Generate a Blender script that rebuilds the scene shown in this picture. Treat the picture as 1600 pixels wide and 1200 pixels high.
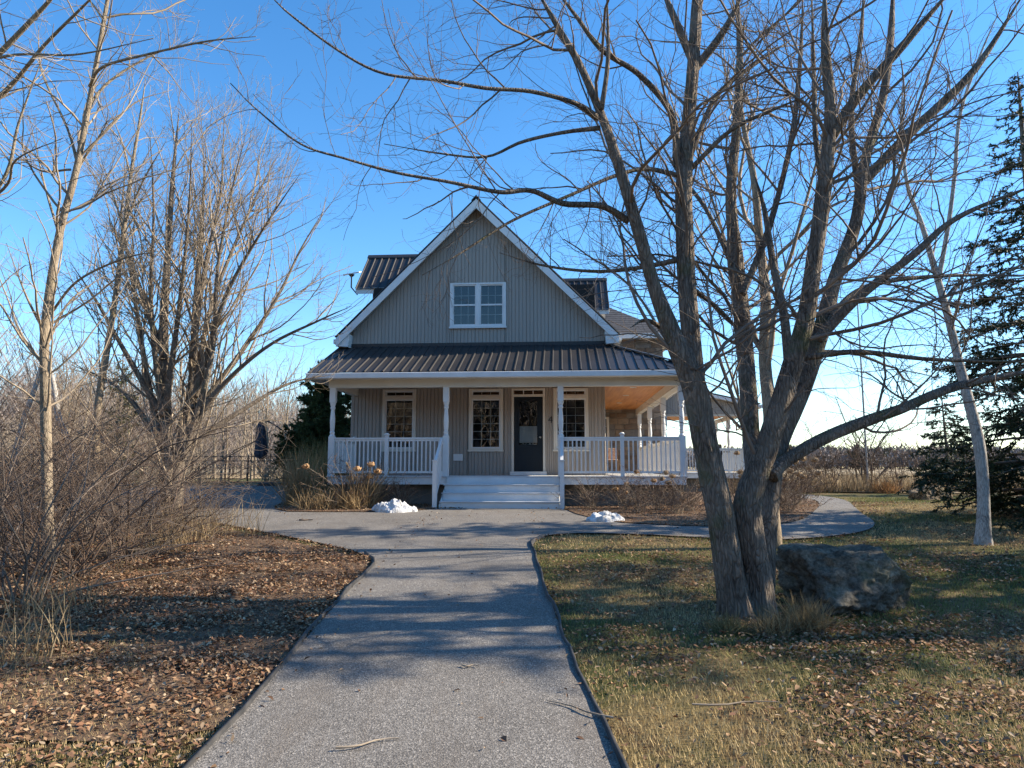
import bpy, bmesh, math, random
import numpy as np
from mathutils import Vector, Matrix

# ------------------------------------------------------------------ scene, camera, sky, sun
for o in list(bpy.data.objects): bpy.data.objects.remove(o)
SC = bpy.context.scene
COL = SC.collection
R = math.radians
rng = np.random.default_rng(11)
random.seed(11)

F = 1109.0; PITCH = R(6.7); CAM = np.array([0, 0, 1.6])
cd = bpy.data.cameras.new('camera'); cam = bpy.data.objects.new('camera', cd); COL.objects.link(cam)
cam.location = CAM; cam.rotation_euler = (R(90) + PITCH, 0, 0)
cd.sensor_width = 36; cd.lens = 36 * F / 1600; cd.clip_start = .05; cd.clip_end = 4000
SC.camera = cam

SUN_AZ, SUN_EL = R(84), R(29)            # azimuth clockwise from +Y (straight ahead) towards +X
W = bpy.data.worlds.new('World'); SC.world = W; W.use_nodes = True
nt = W.node_tree; bgn = nt.nodes['Background']
sky = nt.nodes.new('ShaderNodeTexSky'); sky.sky_type = 'NISHITA'; sky.sun_disc = False
sky.sun_elevation = SUN_EL; sky.sun_rotation = SUN_AZ; sky.air_density = 1.0; sky.dust_density = .1; sky.ozone_density = 3.0
hs = nt.nodes.new('ShaderNodeHueSaturation'); hs.inputs['Saturation'].default_value = 1.26
nt.links.new(sky.outputs[0], hs.inputs['Color']); nt.links.new(hs.outputs[0], bgn.inputs[0]); bgn.inputs[1].default_value = .132
sl = bpy.data.lights.new('sun', 'SUN'); sl.energy = 5.0; sl.angle = R(.53); sl.color = (1, .88, .70)
so = bpy.data.objects.new('sun', sl); COL.objects.link(so)
sdir = Vector((math.sin(SUN_AZ) * math.cos(SUN_EL), math.cos(SUN_AZ) * math.cos(SUN_EL), math.sin(SUN_EL)))
so.rotation_euler = sdir.to_track_quat('Z', 'Y').to_euler(); so.location = (20, 10, 30)
SC.view_settings.view_transform = 'Standard'; SC.view_settings.look = 'None'
SC.view_settings.exposure = 1.16; SC.view_settings.gamma = 1

# ------------------------------------------------------------------ pixel / ground helpers
def ray(px, py):
    return np.array([(px - 800) / F, math.cos(PITCH) - math.sin(PITCH) * (600 - py) / F,
                     math.sin(PITCH) + math.cos(PITCH) * (600 - py) / F])
def atY(px, py, Y):
    d = ray(px, py); return CAM + d * (Y / d[1])
def ss(a, b, x):
    t = np.clip((x - a) / (b - a), 0, 1); return t * t * (3 - 2 * t)
def G(x, y):
    x = np.asarray(x, float); y = np.asarray(y, float)
    t = np.clip((y - .5) / 16, 0, 1)
    z = .66 * (.5 * t * t * (3 - 2 * t) + .5 * t)
    z = z + .26 * ss(18, 26, y) * ss(-5.5, -8, x)
    return z
def gh(px, py):
    d = ray(px, py); t = .5
    while t < 600:
        P = CAM + d * t
        if P[2] < G(P[0], P[1]): return np.array([P[0], P[1], float(G(P[0], P[1]))])
        t += .01 if t < 40 else .3
    return CAM + d * 600
_h = rng.random((64, 64, 64))
def vn(p):
    """value noise, p (N,3) -> 0..1"""
    p = np.asarray(p, float); i = np.floor(p).astype(int); f = p - i; f = f * f * (3 - 2 * f); i = i & 63; j = (i + 1) & 63
    x0, y0, z0 = i[..., 0], i[..., 1], i[..., 2]; x1, y1, z1 = j[..., 0], j[..., 1], j[..., 2]
    fx, fy, fz = f[..., 0], f[..., 1], f[..., 2]
    L = lambda a, b, t: a + (b - a) * t
    return L(L(L(_h[x0, y0, z0], _h[x1, y0, z0], fx), L(_h[x0, y1, z0], _h[x1, y1, z0], fx), fy),
             L(L(_h[x0, y0, z1], _h[x1, y0, z1], fx), L(_h[x0, y1, z1], _h[x1, y1, z1], fx), fy), fz)
def fbm(p, n=4):
    s = 0; a = .5; p = np.asarray(p, float)
    for k in range(n): s = s + a * vn(p * 2 ** k + 7.3 * k); a *= .5
    return s / (1 - .5 ** n)
def inpoly(x, y, poly):
    c = np.zeros(x.shape, bool); n = len(poly); j = n - 1
    for i in range(n):
        xi, yi = poly[i]; xj, yj = poly[j]
        if yi != yj: c ^= ((yi > y) != (yj > y)) & (x < (xj - xi) * (y - yi) / (yj - yi) + xi)
        j = i
    return c

# ------------------------------------------------------------------ materials
def newmat(name):
    m = bpy.data.materials.new(name); m.use_nodes = True
    return m, m.node_tree, m.node_tree.nodes['Principled BSDF']
def N(t, kind, **kw):
    n = t.nodes.new(kind)
    for k, v in kw.items(): setattr(n, k, v)
    return n
def mapped(t, stretch):
    tc = N(t, 'ShaderNodeTexCoord'); mp = N(t, 'ShaderNodeMapping'); mp.inputs['Scale'].default_value = stretch
    t.links.new(tc.outputs['Object'], mp.inputs[0]); return mp.outputs[0]
def noise(t, co, scale, detail=6, rough=.6):
    n = N(t, 'ShaderNodeTexNoise'); n.inputs['Scale'].default_value = scale; n.inputs['Detail'].default_value = detail
    n.inputs['Roughness'].default_value = rough; t.links.new(co, n.inputs['Vector']); return n.outputs['Fac']
def ramp(t, fac, stops):
    r = N(t, 'ShaderNodeValToRGB'); e = r.color_ramp.elements
    while len(e) < len(stops): e.new(.5)
    for k, (p, c) in enumerate(stops): e[k].position = p; e[k].color = (*c, 1)
    t.links.new(fac, r.inputs[0]); return r.outputs[0]
def mixc(t, fac, a, b, mode='MIX'):
    m = N(t, 'ShaderNodeMix', data_type='RGBA', blend_type=mode)
    for s, v in ((m.inputs[0], fac), (m.inputs[6], a), (m.inputs[7], b)):
        if hasattr(v, 'links'): t.links.new(v, s)
        elif isinstance(v, (int, float)): s.default_value = v
        else: s.default_value = (*v, 1)
    return m.outputs[2]
def bump(t, b, h, strength, dist):
    n = N(t, 'ShaderNodeBump'); n.inputs['Strength'].default_value = strength; n.inputs['Distance'].default_value = dist
    t.links.new(h, n.inputs['Height']); t.links.new(n.outputs[0], b.inputs['Normal'])
def M(name, c1, c2=None, scale=3, rough=.6, bs=0, bscale=40, bd=.004, stretch=(1, 1, 1), spec=.3, metal=0):
    m, t, b = newmat(name)
    co = mapped(t, stretch)
    if c2 is None: c2 = tuple(v * .82 for v in c1)
    f = noise(t, co, scale)
    t.links.new(ramp(t, f, [(.32, c2), (.68, c1)]), b.inputs['Base Color'])
    b.inputs['Roughness'].default_value = rough; b.inputs['Specular IOR Level'].default_value = spec; b.inputs['Metallic'].default_value = metal
    if bs: bump(t, b, noise(t, co, bscale), bs, bd)
    return m
def bark(name, dark, mid, light, sc=1.0, bs=.9, moss=0):
    m, t, b = newmat(name)
    co = mapped(t, (1, 1, .22)); co2 = mapped(t, (1, 1, 1))
    v = N(t, 'ShaderNodeTexVoronoi', feature='DISTANCE_TO_EDGE'); v.inputs['Scale'].default_value = 34 * sc
    wob = N(t, 'ShaderNodeVectorMath', operation='ADD'); nn = N(t, 'ShaderNodeTexNoise'); nn.inputs['Scale'].default_value = 9 * sc
    t.links.new(co, nn.inputs['Vector'])
    sc_ = N(t, 'ShaderNodeVectorMath', operation='SCALE'); sc_.inputs['Scale'].default_value = .08 / sc
    t.links.new(nn.outputs['Color'], sc_.inputs[0]); t.links.new(co, wob.inputs[0]); t.links.new(sc_.outputs[0], wob.inputs[1])
    t.links.new(wob.outputs[0], v.inputs['Vector'])
    n1 = noise(t, co, 40 * sc, 8, .7); n2 = noise(t, co2, 3.1 * sc, 4)
    c = ramp(t, n1, [(.3, dark), (.52, mid), (.75, light)])
    crack = ramp(t, v.outputs['Distance'], [(0, (.35, .33, .32)), (.16, (1, 1, 1))])
    c = mixc(t, .8, c, crack, 'MULTIPLY')
    c = mixc(t, ramp(t, n2, [(.35, (0, 0, 0)), (.7, (.55, .55, .55))]), c, light)
    if moss:
        n3 = noise(t, co2, 2.2, 5); c = mixc(t, ramp(t, n3, [(.56, (0, 0, 0)), (.66, (moss, moss, moss))]), c, (.10, .115, .045))
    t.links.new(c, b.inputs['Base Color']); b.inputs['Roughness'].default_value = .9; b.inputs['Specular IOR Level'].default_value = .15
    mm = N(t, 'ShaderNodeMath', operation='MULTIPLY_ADD'); mn = N(t, 'ShaderNodeMath', operation='MINIMUM'); mn.inputs[1].default_value = .2
    t.links.new(v.outputs['Distance'], mn.inputs[0]); t.links.new(mn.outputs[0], mm.inputs[0]); mm.inputs[1].default_value = 3
    t.links.new(n1, mm.inputs[2]); bump(t, b, mm.outputs[0], bs, .02)
    return m
def attrmat(name, rough=.8, trans=0.0, spec=.2):
    m, t, b = newmat(name)
    a = N(t, 'ShaderNodeAttribute', attribute_name='Col'); t.links.new(a.outputs['Color'], b.inputs['Base Color'])
    b.inputs['Roughness'].default_value = rough; b.inputs['Specular IOR Level'].default_value = spec
    if trans:
        tr = N(t, 'ShaderNodeBsdfTranslucent'); mx = N(t, 'ShaderNodeMixShader'); mx.inputs[0].default_value = trans
        t.links.new(a.outputs['Color'], tr.inputs[0]); t.links.new(b.outputs[0], mx.inputs[1]); t.links.new(tr.outputs[0], mx.inputs[2])
        t.links.new(mx.outputs[0], t.nodes['Material Output'].inputs[0])
    return m
def glassmat():
    m = bpy.data.materials.new('window_glass'); m.use_nodes = True; t = m.node_tree; t.nodes.remove(t.nodes['Principled BSDF'])
    fr = N(t, 'ShaderNodeFresnel'); fr.inputs[0].default_value = 1.75
    tr = N(t, 'ShaderNodeBsdfTransparent'); tr.inputs[0].default_value = (.72, .76, .76, 1)
    gl = N(t, 'ShaderNodeBsdfGlossy'); gl.inputs['Roughness'].default_value = .01; gl.inputs[0].default_value = (1, 1, 1, 1)
    co = mapped(t, (1, 1, 1)); bn = N(t, 'ShaderNodeBump'); bn.inputs['Strength'].default_value = .05; bn.inputs['Distance'].default_value = .02
    t.links.new(noise(t, co, 2.0, 2), bn.inputs['Height']); t.links.new(bn.outputs[0], gl.inputs['Normal'])
    mx = N(t, 'ShaderNodeMixShader'); t.links.new(fr.outputs[0], mx.inputs[0]); t.links.new(tr.outputs[0], mx.inputs[1]); t.links.new(gl.outputs[0], mx.inputs[2])
    t.links.new(mx.outputs[0], t.nodes['Material Output'].inputs[0]); return m

def ground_mat():
    m, t, b = newmat('lawn_ground'); co = mapped(t, (1, 1, 1))
    big = noise(t, co, .55, 5); mid = noise(t, co, 3.5, 6); fine = noise(t, co, 45, 8, .75)
    green = ramp(t, fine, [(.3, (.028, .035, .012)), (.7, (.10, .115, .04))])
    straw = ramp(t, fine, [(.3, (.09, .06, .03)), (.7, (.33, .24, .12))])
    dirt = ramp(t, fine, [(.3, (.045, .028, .016)), (.7, (.16, .10, .06))])
    c = mixc(t, ramp(t, big, [(.40, (0, 0, 0)), (.56, (1, 1, 1))]), straw, green)
    c = mixc(t, ramp(t, mid, [(.5, (0, 0, 0)), (.62, (.8, .8, .8))]), c, dirt)
    t.links.new(c, b.inputs['Base Color']); b.inputs['Roughness'].default_value = .95; b.inputs['Specular IOR Level'].default_value = .1
    bump(t, b, fine, .8, .03); return m
def gravel_mat():
    m, t, b = newmat('gravel_drive'); co = mapped(t, (1, 1, 1))
    v = N(t, 'ShaderNodeTexVoronoi'); v.inputs['Scale'].default_value = 115; t.links.new(co, v.inputs['Vector'])
    v2 = N(t, 'ShaderNodeTexVoronoi'); v2.inputs['Scale'].default_value = 190; t.links.new(co, v2.inputs['Vector'])
    bw = N(t, 'ShaderNodeRGBToBW'); t.links.new(v.outputs['Color'], bw.inputs[0])
    bw2 = N(t, 'ShaderNodeRGBToBW'); t.links.new(v2.outputs['Color'], bw2.inputs[0])
    c = ramp(t, bw.outputs[0], [(.15, (.06, .058, .056)), (.45, (.145, .138, .13)), (.72, (.27, .255, .235)), (.92, (.50, .47, .43))])
    c2 = ramp(t, bw2.outputs[0], [(.2, (.07, .067, .064)), (.8, (.32, .30, .275))])
    c = mixc(t, .4, c, c2)
    big = noise(t, co, .8, 6); c = mixc(t, 1, c, ramp(t, big, [(.3, (.66, .64, .62)), (.5, (.92, .89, .85)), (.7, (1.05, 1.02, .98))]), 'MULTIPLY')
    st = noise(t, mapped(t, (2.2, .5, 1)), 1.6, 7, .7); c = mixc(t, ramp(t, st, [(.5, (0, 0, 0)), (.72, (.55, .55, .55))]), c, (.15, .125, .10))
    t.links.new(c, b.inputs['Base Color']); b.inputs['Roughness'].default_value = .9; b.inputs['Specular IOR Level'].default_value = .2
    bump(t, b, v.outputs['Distance'], .4, .008); return m
def boulder_mat(name, warm=0):
    m, t, b = newmat(name); co = mapped(t, (1, 1, 1))
    n1 = noise(t, co, 4, 8, .65); n2 = noise(t, co, 30, 8, .7); n3 = noise(t, co, 2.4, 4)
    c = ramp(t, n1, [(.3, (.075, .068, .056)), (.5, (.18, .158, .122)), (.72, (.34, .29, .21))])
    if warm: c = ramp(t, n1, [(.3, (.13, .10, .07)), (.7, (.38, .29, .19))])
    c = mixc(t, .85, c, ramp(t, n2, [(.36, (.35, .35, .35)), (.6, (1.1, 1.1, 1.1))]), 'MULTIPLY')
    c = mixc(t, ramp(t, n3, [(.55, (0, 0, 0)), (.68, (.5, .5, .5))]), c, (.07, .085, .04))
    t.links.new(c, b.inputs['Base Color']); b.inputs['Roughness'].default_value = .95; b.inputs['Specular IOR Level'].default_value = .08; bump(t, b, n2, .8, .03); return m

MT = dict(
    siding=M('taupe_siding', (.375, .335, .290), (.315, .282, .246), .9, .55, .1, 90, .002, (1, 1, .1)),
    white=M('white_paint', (.76, .76, .74), (.66, .66, .64), 2.5, .45, .05, 60, .002),
    cream=M('cream_trim', (.70, .66, .57), (.62, .58, .50), 2.0, .5),
    metal=M('dark_metal_roof', (.034, .030, .029), (.022, .020, .020), .9, .5, .06, 6, .01, spec=.5),
    shingle=M('grey_shingles', (.10, .10, .105), (.05, .05, .055), 9, .85, .6, 30, .01, (1, 1, 2)),
    wood=M('cedar_ceiling', (.62, .27, .085), (.40, .15, .045), 5, .5, .15, 60, .002, (1, .08, 1)),
    woodx=M('cedar_ceiling_front', (.62, .27, .085), (.40, .15, .045), 5, .5, .15, 60, .002, (.08, 1, 1)),
    deck=M('painted_deck', (.62, .63, .63), (.50, .51, .51), 2, .55, .1, 50, .002, (.2, 1, 1)),
    stone=[M('wall_stone_%s' % n, c, tuple(v * .6 for v in c), 4, .9, .7, 18, .02) for n, c in
           (('tan', (.33, .25, .18)), ('grey', (.26, .235, .21)), ('brown', (.24, .17, .12)))],
    mortar=M('mortar', (.24, .225, .20), None, 12, .95, .4, 60, .004),
    concrete=M('foundation', (.22, .21, .19), (.14, .135, .12), 3, .9, .4, 30, .006),
    door=M('dark_door_paint', (.012, .019, .026), (.010, .016, .022), 2, .5, spec=.25),
    black=M('black_metal', (.018, .018, .018), None, 4, .45, spec=.5),
    plastic=M('black_edging', (.022, .021, .02), (.06, .055, .05), 8, .6),
    room=M('dark_room', (.035, .033, .03), (.02, .02, .02), .8, .9),  # darkness of the unlit rooms put into the colour
    blind=M('white_blind', (.72, .72, .70), None, 3, .6),
    brass=M('nickel_knob', (.6, .57, .5), None, 3, .25, metal=1),
    glass=glassmat(), ground=ground_mat(), gravel=gravel_mat(), boulder=boulder_mat('boulder_stone'), boulder2=boulder_mat('boulder_warm', 1),
    mulch=M('leafy_mulch', (.215, .135, .08), (.075, .048, .03), 22, .95, .9, 60, .03),
    field=M('straw_field', (.40, .30, .17), (.26, .19, .105), .25, .95, .5, 4, .06, (.4, 1.5, 1)),
    snow=M('old_snow', (.80, .80, .80), (.42, .40, .37), 11, .7, .8, 26, .03, spec=.2),
    canvas=M('charcoal_canvas', (.075, .072, .085), (.05, .048, .058), 3, .9, .2, 40, .004),
    lamp=M('lamp_lens', (.7, .66, .58), None, 3, .4),
    bark_main=bark('maple_bark', (.055, .043, .035), (.18, .142, .112), (.36, .30, .235), 1.0, 1.0, .5),
    bark_pale=bark('pale_bark', (.15, .115, .08), (.30, .235, .165), (.44, .36, .26), 1.6, .5, .25),
    bark_grey=bark('grey_bark', (.075, .06, .048), (.20, .16, .125), (.33, .275, .215), 1.4, .8, .3),
    bark_birch=bark('birch_bark', (.20, .175, .15), (.46, .42, .37), (.62, .58, .52), 1.2, .3, 0),
    twig=M('twig_bark', (.26, .205, .16), (.11, .083, .066), 2.2, .8, .0, spec=.15),
    twig_pale=M('pale_twig_bark', (.42, .34, .25), (.20, .155, .11), 2.0, .8, spec=.15),
    twig_red=M('reddish_twig_bark', (.185, .128, .092), (.07, .048, .038), 2.0, .8, spec=.15),
    attr=attrmat('dry_leaf', .8, .18), grass=attrmat('grass_blade', .8, .25), needle=attrmat('needles', .6, .12, .3),
    far=attrmat('far_wood', .9))

# ------------------------------------------------------------------ object helpers
def link(name, me, mat, parent=None):
    o = bpy.data.objects.new(name, me); COL.objects.link(o)
    if mat is not None and len(me.materials) == 0: me.materials.append(mat)
    if parent is not None: o.parent = parent
    return o
def tag(o, label, cat, group=None, kind=None):
    o['label'] = label; o['category'] = cat
    if group: o['group'] = group
    if kind: o['kind'] = kind
    return o
def thing(name, label, cat, loc=(0, 0, 0), rz=0, group=None):
    o = bpy.data.objects.new(name, None); COL.objects.link(o); o.location = loc; o.rotation_euler = (0, 0, rz); o.empty_display_size = .2
    return tag(o, label, cat, group)
def np_mesh(name, v, faces, smooth=False, col=None):
    """faces: list of (M,k) index arrays"""
    me = bpy.data.meshes.new(name); v = np.ascontiguousarray(v, np.float32).reshape(-1, 3)
    me.vertices.add(len(v)); me.vertices.foreach_set('co', v.ravel())
    faces = [np.asarray(f, np.int32) for f in faces if len(f)]
    nl = sum(f.size for f in faces); npol = sum(len(f) for f in faces)
    me.loops.add(nl); me.loops.foreach_set('vertex_index', np.concatenate([f.ravel() for f in faces]))
    tot = np.concatenate([np.full(len(f), f.shape[1], np.int32) for f in faces])
    me.polygons.add(npol); me.polygons.foreach_set('loop_start', np.concatenate([[0], np.cumsum(tot)[:-1]]).astype(np.int32))
    if smooth: me.polygons.foreach_set('use_smooth', np.ones(npol, bool))
    me.update(calc_edges=True)
    if col is not None:
        a = me.color_attributes.new('Col', 'FLOAT_COLOR', 'POINT')
        a.data.foreach_set('color', np.concatenate([col, np.ones((len(col), 1))], 1).astype(np.float32).ravel())
    return me
class MB:
    def __init__(s): s.v = []; s.f = []
    def add(s, vs, fs):
        n = len(s.v); s.v += [tuple(map(float, q)) for q in vs]; s.f += [tuple(i + n for i in q) for q in fs]; return s
    def box(s, x0, x1, y0, y1, z0, z1):
        return s.add([(x0, y0, z0), (x1, y0, z0), (x1, y1, z0), (x0, y1, z0), (x0, y0, z1), (x1, y0, z1), (x1, y1, z1), (x0, y1, z1)],
                     [(0, 3, 2, 1), (4, 5, 6, 7), (0, 1, 5, 4), (1, 2, 6, 5), (2, 3, 7, 6), (3, 0, 4, 7)])
    def prism(s, poly, ext):
        """poly: 3D points, ext: extrusion vector"""
        n = len(poly); a = [np.array(q, float) for q in poly]; b = [q + np.array(ext, float) for q in a]
        return s.add(a + b, [tuple(range(n)), tuple(range(2 * n - 1, n - 1, -1))] + [(i, i + n, (i + 1) % n + n, (i + 1) % n) for i in range(n)])
    def bar(s, p, q, w, h):
        p = np.array(p, float); q = np.array(q, float); d = q - p; d /= np.linalg.norm(d)
        up = np.array([0, 0, 1.]) if abs(d[2]) < .95 else np.array([0, 1., 0]); a = np.cross(d, up); a /= np.linalg.norm(a); u = np.cross(a, d)
        c = [a * w / 2 * i + u * h / 2 * j for i, j in ((-1, -1), (1, -1), (1, 1), (-1, 1))]
        return s.add([p + k for k in c] + [q + k for k in c], [(3, 2, 1, 0), (4, 5, 6, 7), (0, 1, 5, 4), (1, 2, 6, 5), (2, 3, 7, 6), (3, 0, 4, 7)])
    def lathe(s, prof, n=16, c=(0, 0, 0)):
        vs = [(c[0] + r * math.cos(2 * math.pi * k / n), c[1] + r * math.sin(2 * math.pi * k / n), c[2] + z) for r, z in prof for k in range(n)]
        fs = [(i * n + k, i * n + (k + 1) % n, (i + 1) * n + (k + 1) % n, (i + 1) * n + k) for i in range(len(prof) - 1) for k in range(n)]
        fs += [tuple(range(n - 1, -1, -1)), tuple((len(prof) - 1) * n + k for k in range(n))]
        return s.add(vs, fs)
    def mesh(s, name, bevel=0, recalc=True):
        me = bpy.data.meshes.new(name); me.from_pydata(s.v, [], s.f)
        if recalc or bevel:
            bm = bmesh.new(); bm.from_mesh(me)
            bmesh.ops.recalc_face_normals(bm, faces=bm.faces)
            if bevel: bmesh.ops.bevel(bm, geom=list(bm.edges), offset=bevel, segments=1, affect='EDGES', clamp_overlap=True)
            bm.to_mesh(me); bm.free()
        me.update(); return me
    def build(s, name, mat, parent=None, bevel=0, recalc=True): return link(name, s.mesh(name, bevel, recalc), mat, parent)
def catmull(P, n):
    P = np.asarray(P, float); Q = np.concatenate([[2 * P[0] - P[1]], P, [2 * P[-1] - P[-2]]])
    L = np.concatenate([[0], np.cumsum(np.linalg.norm(np.diff(P[:, :3], axis=0), axis=1))]); u = np.linspace(0, L[-1], n)
    k = np.clip(np.searchsorted(L, u, side='right') - 1, 0, len(P) - 2); t = ((u - L[k]) / (L[k + 1] - L[k]))[:, None]
    a, b, c, d = Q[k], Q[k + 1], Q[k + 2], Q[k + 3]
    return .5 * (2 * b + (c - a) * t + (2 * a - 5 * b + 4 * c - d) * t * t + (3 * b - a - 3 * c + d) * t ** 3)

# ------------------------------------------------------------------ tubes and branching (vectorised)
def tubes(pts, rad, S):
    """pts (N,P,3), rad (N,P) -> verts, quads"""
    n, P, _ = pts.shape; d = np.gradient(pts, axis=1); d /= np.linalg.norm(d, axis=2, keepdims=True) + 1e-9
    m = d.mean(1); ref = np.where(np.abs(m[:, 2:3]) > .75, np.array([[1., 0, 0]]), np.array([[0, 0, 1.]]))[:, None, :]
    a = np.cross(d, ref); a /= np.linalg.norm(a, axis=2, keepdims=True) + 1e-9; b = np.cross(d, a)
    th = np.arange(S) * 2 * np.pi / S
    v = pts[:, :, None, :] + rad[:, :, None, None] * (a[:, :, None, :] * np.cos(th)[:, None] + b[:, :, None, :] * np.sin(th)[:, None])
    idx = np.arange(n * P * S).reshape(n, P, S); nx = np.roll(idx, -1, 2)
    q = np.stack([idx[:, :-1], nx[:, :-1], nx[:, 1:], idx[:, 1:]], -1).reshape(-1, 4)
    return v.reshape(-1, 3), q
def join_tubes(levels):
    V = []; Q = []; n = 0
    for pts, rad, S in levels:
        if len(pts) == 0: continue
        v, q = tubes(pts, rad, S); V.append(v); Q.append(q + n); n += len(v)
    return np.concatenate(V), [np.concatenate(Q)]
def grow(pts, rad, dens, ratio, ang, P=6, t0=.2, t1=1.0, wig=.25, trop=.06, rr=.55, rmin=.0016, lmin=.06, flat=0, rg=None, lmax=9, curl=0.0):
    """children of the branches pts/rad"""
    rg = rg or rng
    L = np.linalg.norm(np.diff(pts, axis=1), axis=2).sum(1)
    cnt = rg.poisson(np.maximum(L * (t1 - t0) * dens, .01)); i = np.repeat(np.arange(len(pts)), cnt)
    if len(i) == 0: return np.zeros((0, P, 3)), np.zeros((0, P))
    t = t0 + (t1 - t0) * rg.random(len(i)); u = t * (pts.shape[1] - 1); k = np.clip(u.astype(int), 0, pts.shape[1] - 2); f = (u - k)[:, None]
    s = pts[i, k] * (1 - f) + pts[i, k + 1] * f; r = rad[i, k] * (1 - f[:, 0]) + rad[i, k + 1] * f[:, 0]
    d = pts[i, k + 1] - pts[i, k]; d /= np.linalg.norm(d, axis=1, keepdims=True) + 1e-9
    rnd = rg.normal(size=d.shape); rnd[:, 2] *= (1 - flat); p = rnd - (rnd * d).sum(1, keepdims=True) * d; p /= np.linalg.norm(p, axis=1, keepdims=True) + 1e-9
    a = ang * (.65 + .7 * rg.random(len(i)))[:, None]
    d = d * np.cos(a) + p * np.sin(a)
    ln = np.clip(L[i] * ratio * (.45 + .85 * rg.random(len(i))) * (1.15 - .65 * t), lmin, lmax)
    r0 = np.maximum(np.minimum(r * .8, rr * r * (.6 + .6 * rg.random(len(i)))), rmin); r0 = np.minimum(r0, .0075 * ln + rmin)
    st = (ln / (P - 1))[:, None]; out = np.empty((len(i), P, 3)); out[:, 0] = s; up = np.array([0, 0, 1.])
    bend = rg.normal(size=d.shape) * curl
    for j in range(1, P):
        d = d + rg.normal(size=d.shape) * wig + up * trop + bend; d /= np.linalg.norm(d, axis=1, keepdims=True)
        out[:, j] = out[:, j - 1] + d * st
    return out, np.maximum(r0[:, None] * np.linspace(1, .35, P)[None], rmin * .7)
def stem_mesh(path, rad, S, rows, rough=.06, seed=0, flare=0):
    """one thick stem with bark relief"""
    q = catmull(np.c_[path, np.asarray(rad)[:, None]], rows); p = q[:, :3]; r = np.maximum(q[:, 3], .004)
    v, f = tubes(p[None], r[None], S); v = v.reshape(rows, S, 3)
    c = p[:, None, :]; dirn = (v - c) / r[:, None, None]; th = np.arange(S) / S * 2 * np.pi
    zz = np.concatenate([[0], np.cumsum(np.linalg.norm(np.diff(p, axis=0), axis=1))])
    A = np.stack([np.cos(th)[None] * 2.2 + 0 * zz[:, None], np.sin(th)[None] * 2.2 + 0 * zz[:, None], zz[:, None] * 1.1 + 0 * th[None]], -1) + seed * 3.7
    n1 = fbm(A * np.array([1, 1, .8]), 3) - .5
    n2 = np.abs(fbm(A * np.array([3.2, 3.2, 1.5]) + 9, 3) - .5) * 2
    k = 1 + n1 * .34 * min(1, rough * 10) - n2 * rough * 2.2
    if flare:
        fl = np.exp(-np.maximum(zz - .5, 0) / .2)[:, None] * flare; k = k + fl * (.5 + .9 * np.clip(np.cos(th * 5 + seed)[None] * .5 + n1 * 2 + .3, 0, 1.4))
    v = c + dirn * (r[:, None] * k)[..., None]
    # close the ends
    vv = np.concatenate([v.reshape(-1, 3), p[-1:], p[:1]]); top = (rows - 1) * S
    cap = np.array([[top + j, top + (j + 1) % S, rows * S] for j in range(S)])
    cap0 = np.array([[(j + 1) % S, j, rows * S + 1] for j in range(S)])
    return vv, [f, np.concatenate([cap, cap0])]
WS = [1.0]
def limb_path(px, Y0, Y1, w):
    """pixel path, depth from Y0 to Y1, pixel widths at the ends (or list)"""
    n = len(px); Ys = np.linspace(Y0, Y1, n) if np.isscalar(Y1) else np.array(Y1)
    ws = np.interp(np.linspace(0, 1, n), np.linspace(0, 1, len(w)), w)
    ws = np.array(ws, float); ws[-1] *= .3
    pts = np.array([atY(a, b, y) for (a, b), y in zip(px, Ys)])
    return pts, ws * WS[0] / 2 * Ys / F

# ================================================================== GROUND
def axis(segs):
    out = []
    for a, b, s in segs: out += list(np.arange(a, b, s))
    return np.array(out + [segs[-1][1]])
gx = axis([(-1500, -100, 140), (-100, -20, 8), (-20, -10, 1), (-10, 12, .25), (12, 24, 1), (24, 100, 8), (100, 1500, 140)])
gy = axis([(-1500, -100, 140), (-100, -8, 8), (-8, 0, .5), (0, 22, .25), (22, 32, .5), (32, 100, 4), (100, 2000, 190)])
X, Y = np.meshgrid(gx, gy); Z = G(X, Y) + .03 * (fbm(np.stack([X * .9, Y * .9, 0 * X], -1), 2) - .5) * (np.abs(X) < 15) - .012
idx = np.arange(X.size).reshape(X.shape)
gm = np_mesh('ground', np.stack([X, Y, Z], -1), [np.stack([idx[:-1, :-1], idx[:-1, 1:], idx[1:, 1:], idx[1:, :-1]], -1).reshape(-1, 4)], True)
o = link('ground', gm, MT['ground']); o['kind'] = 'structure'

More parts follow.
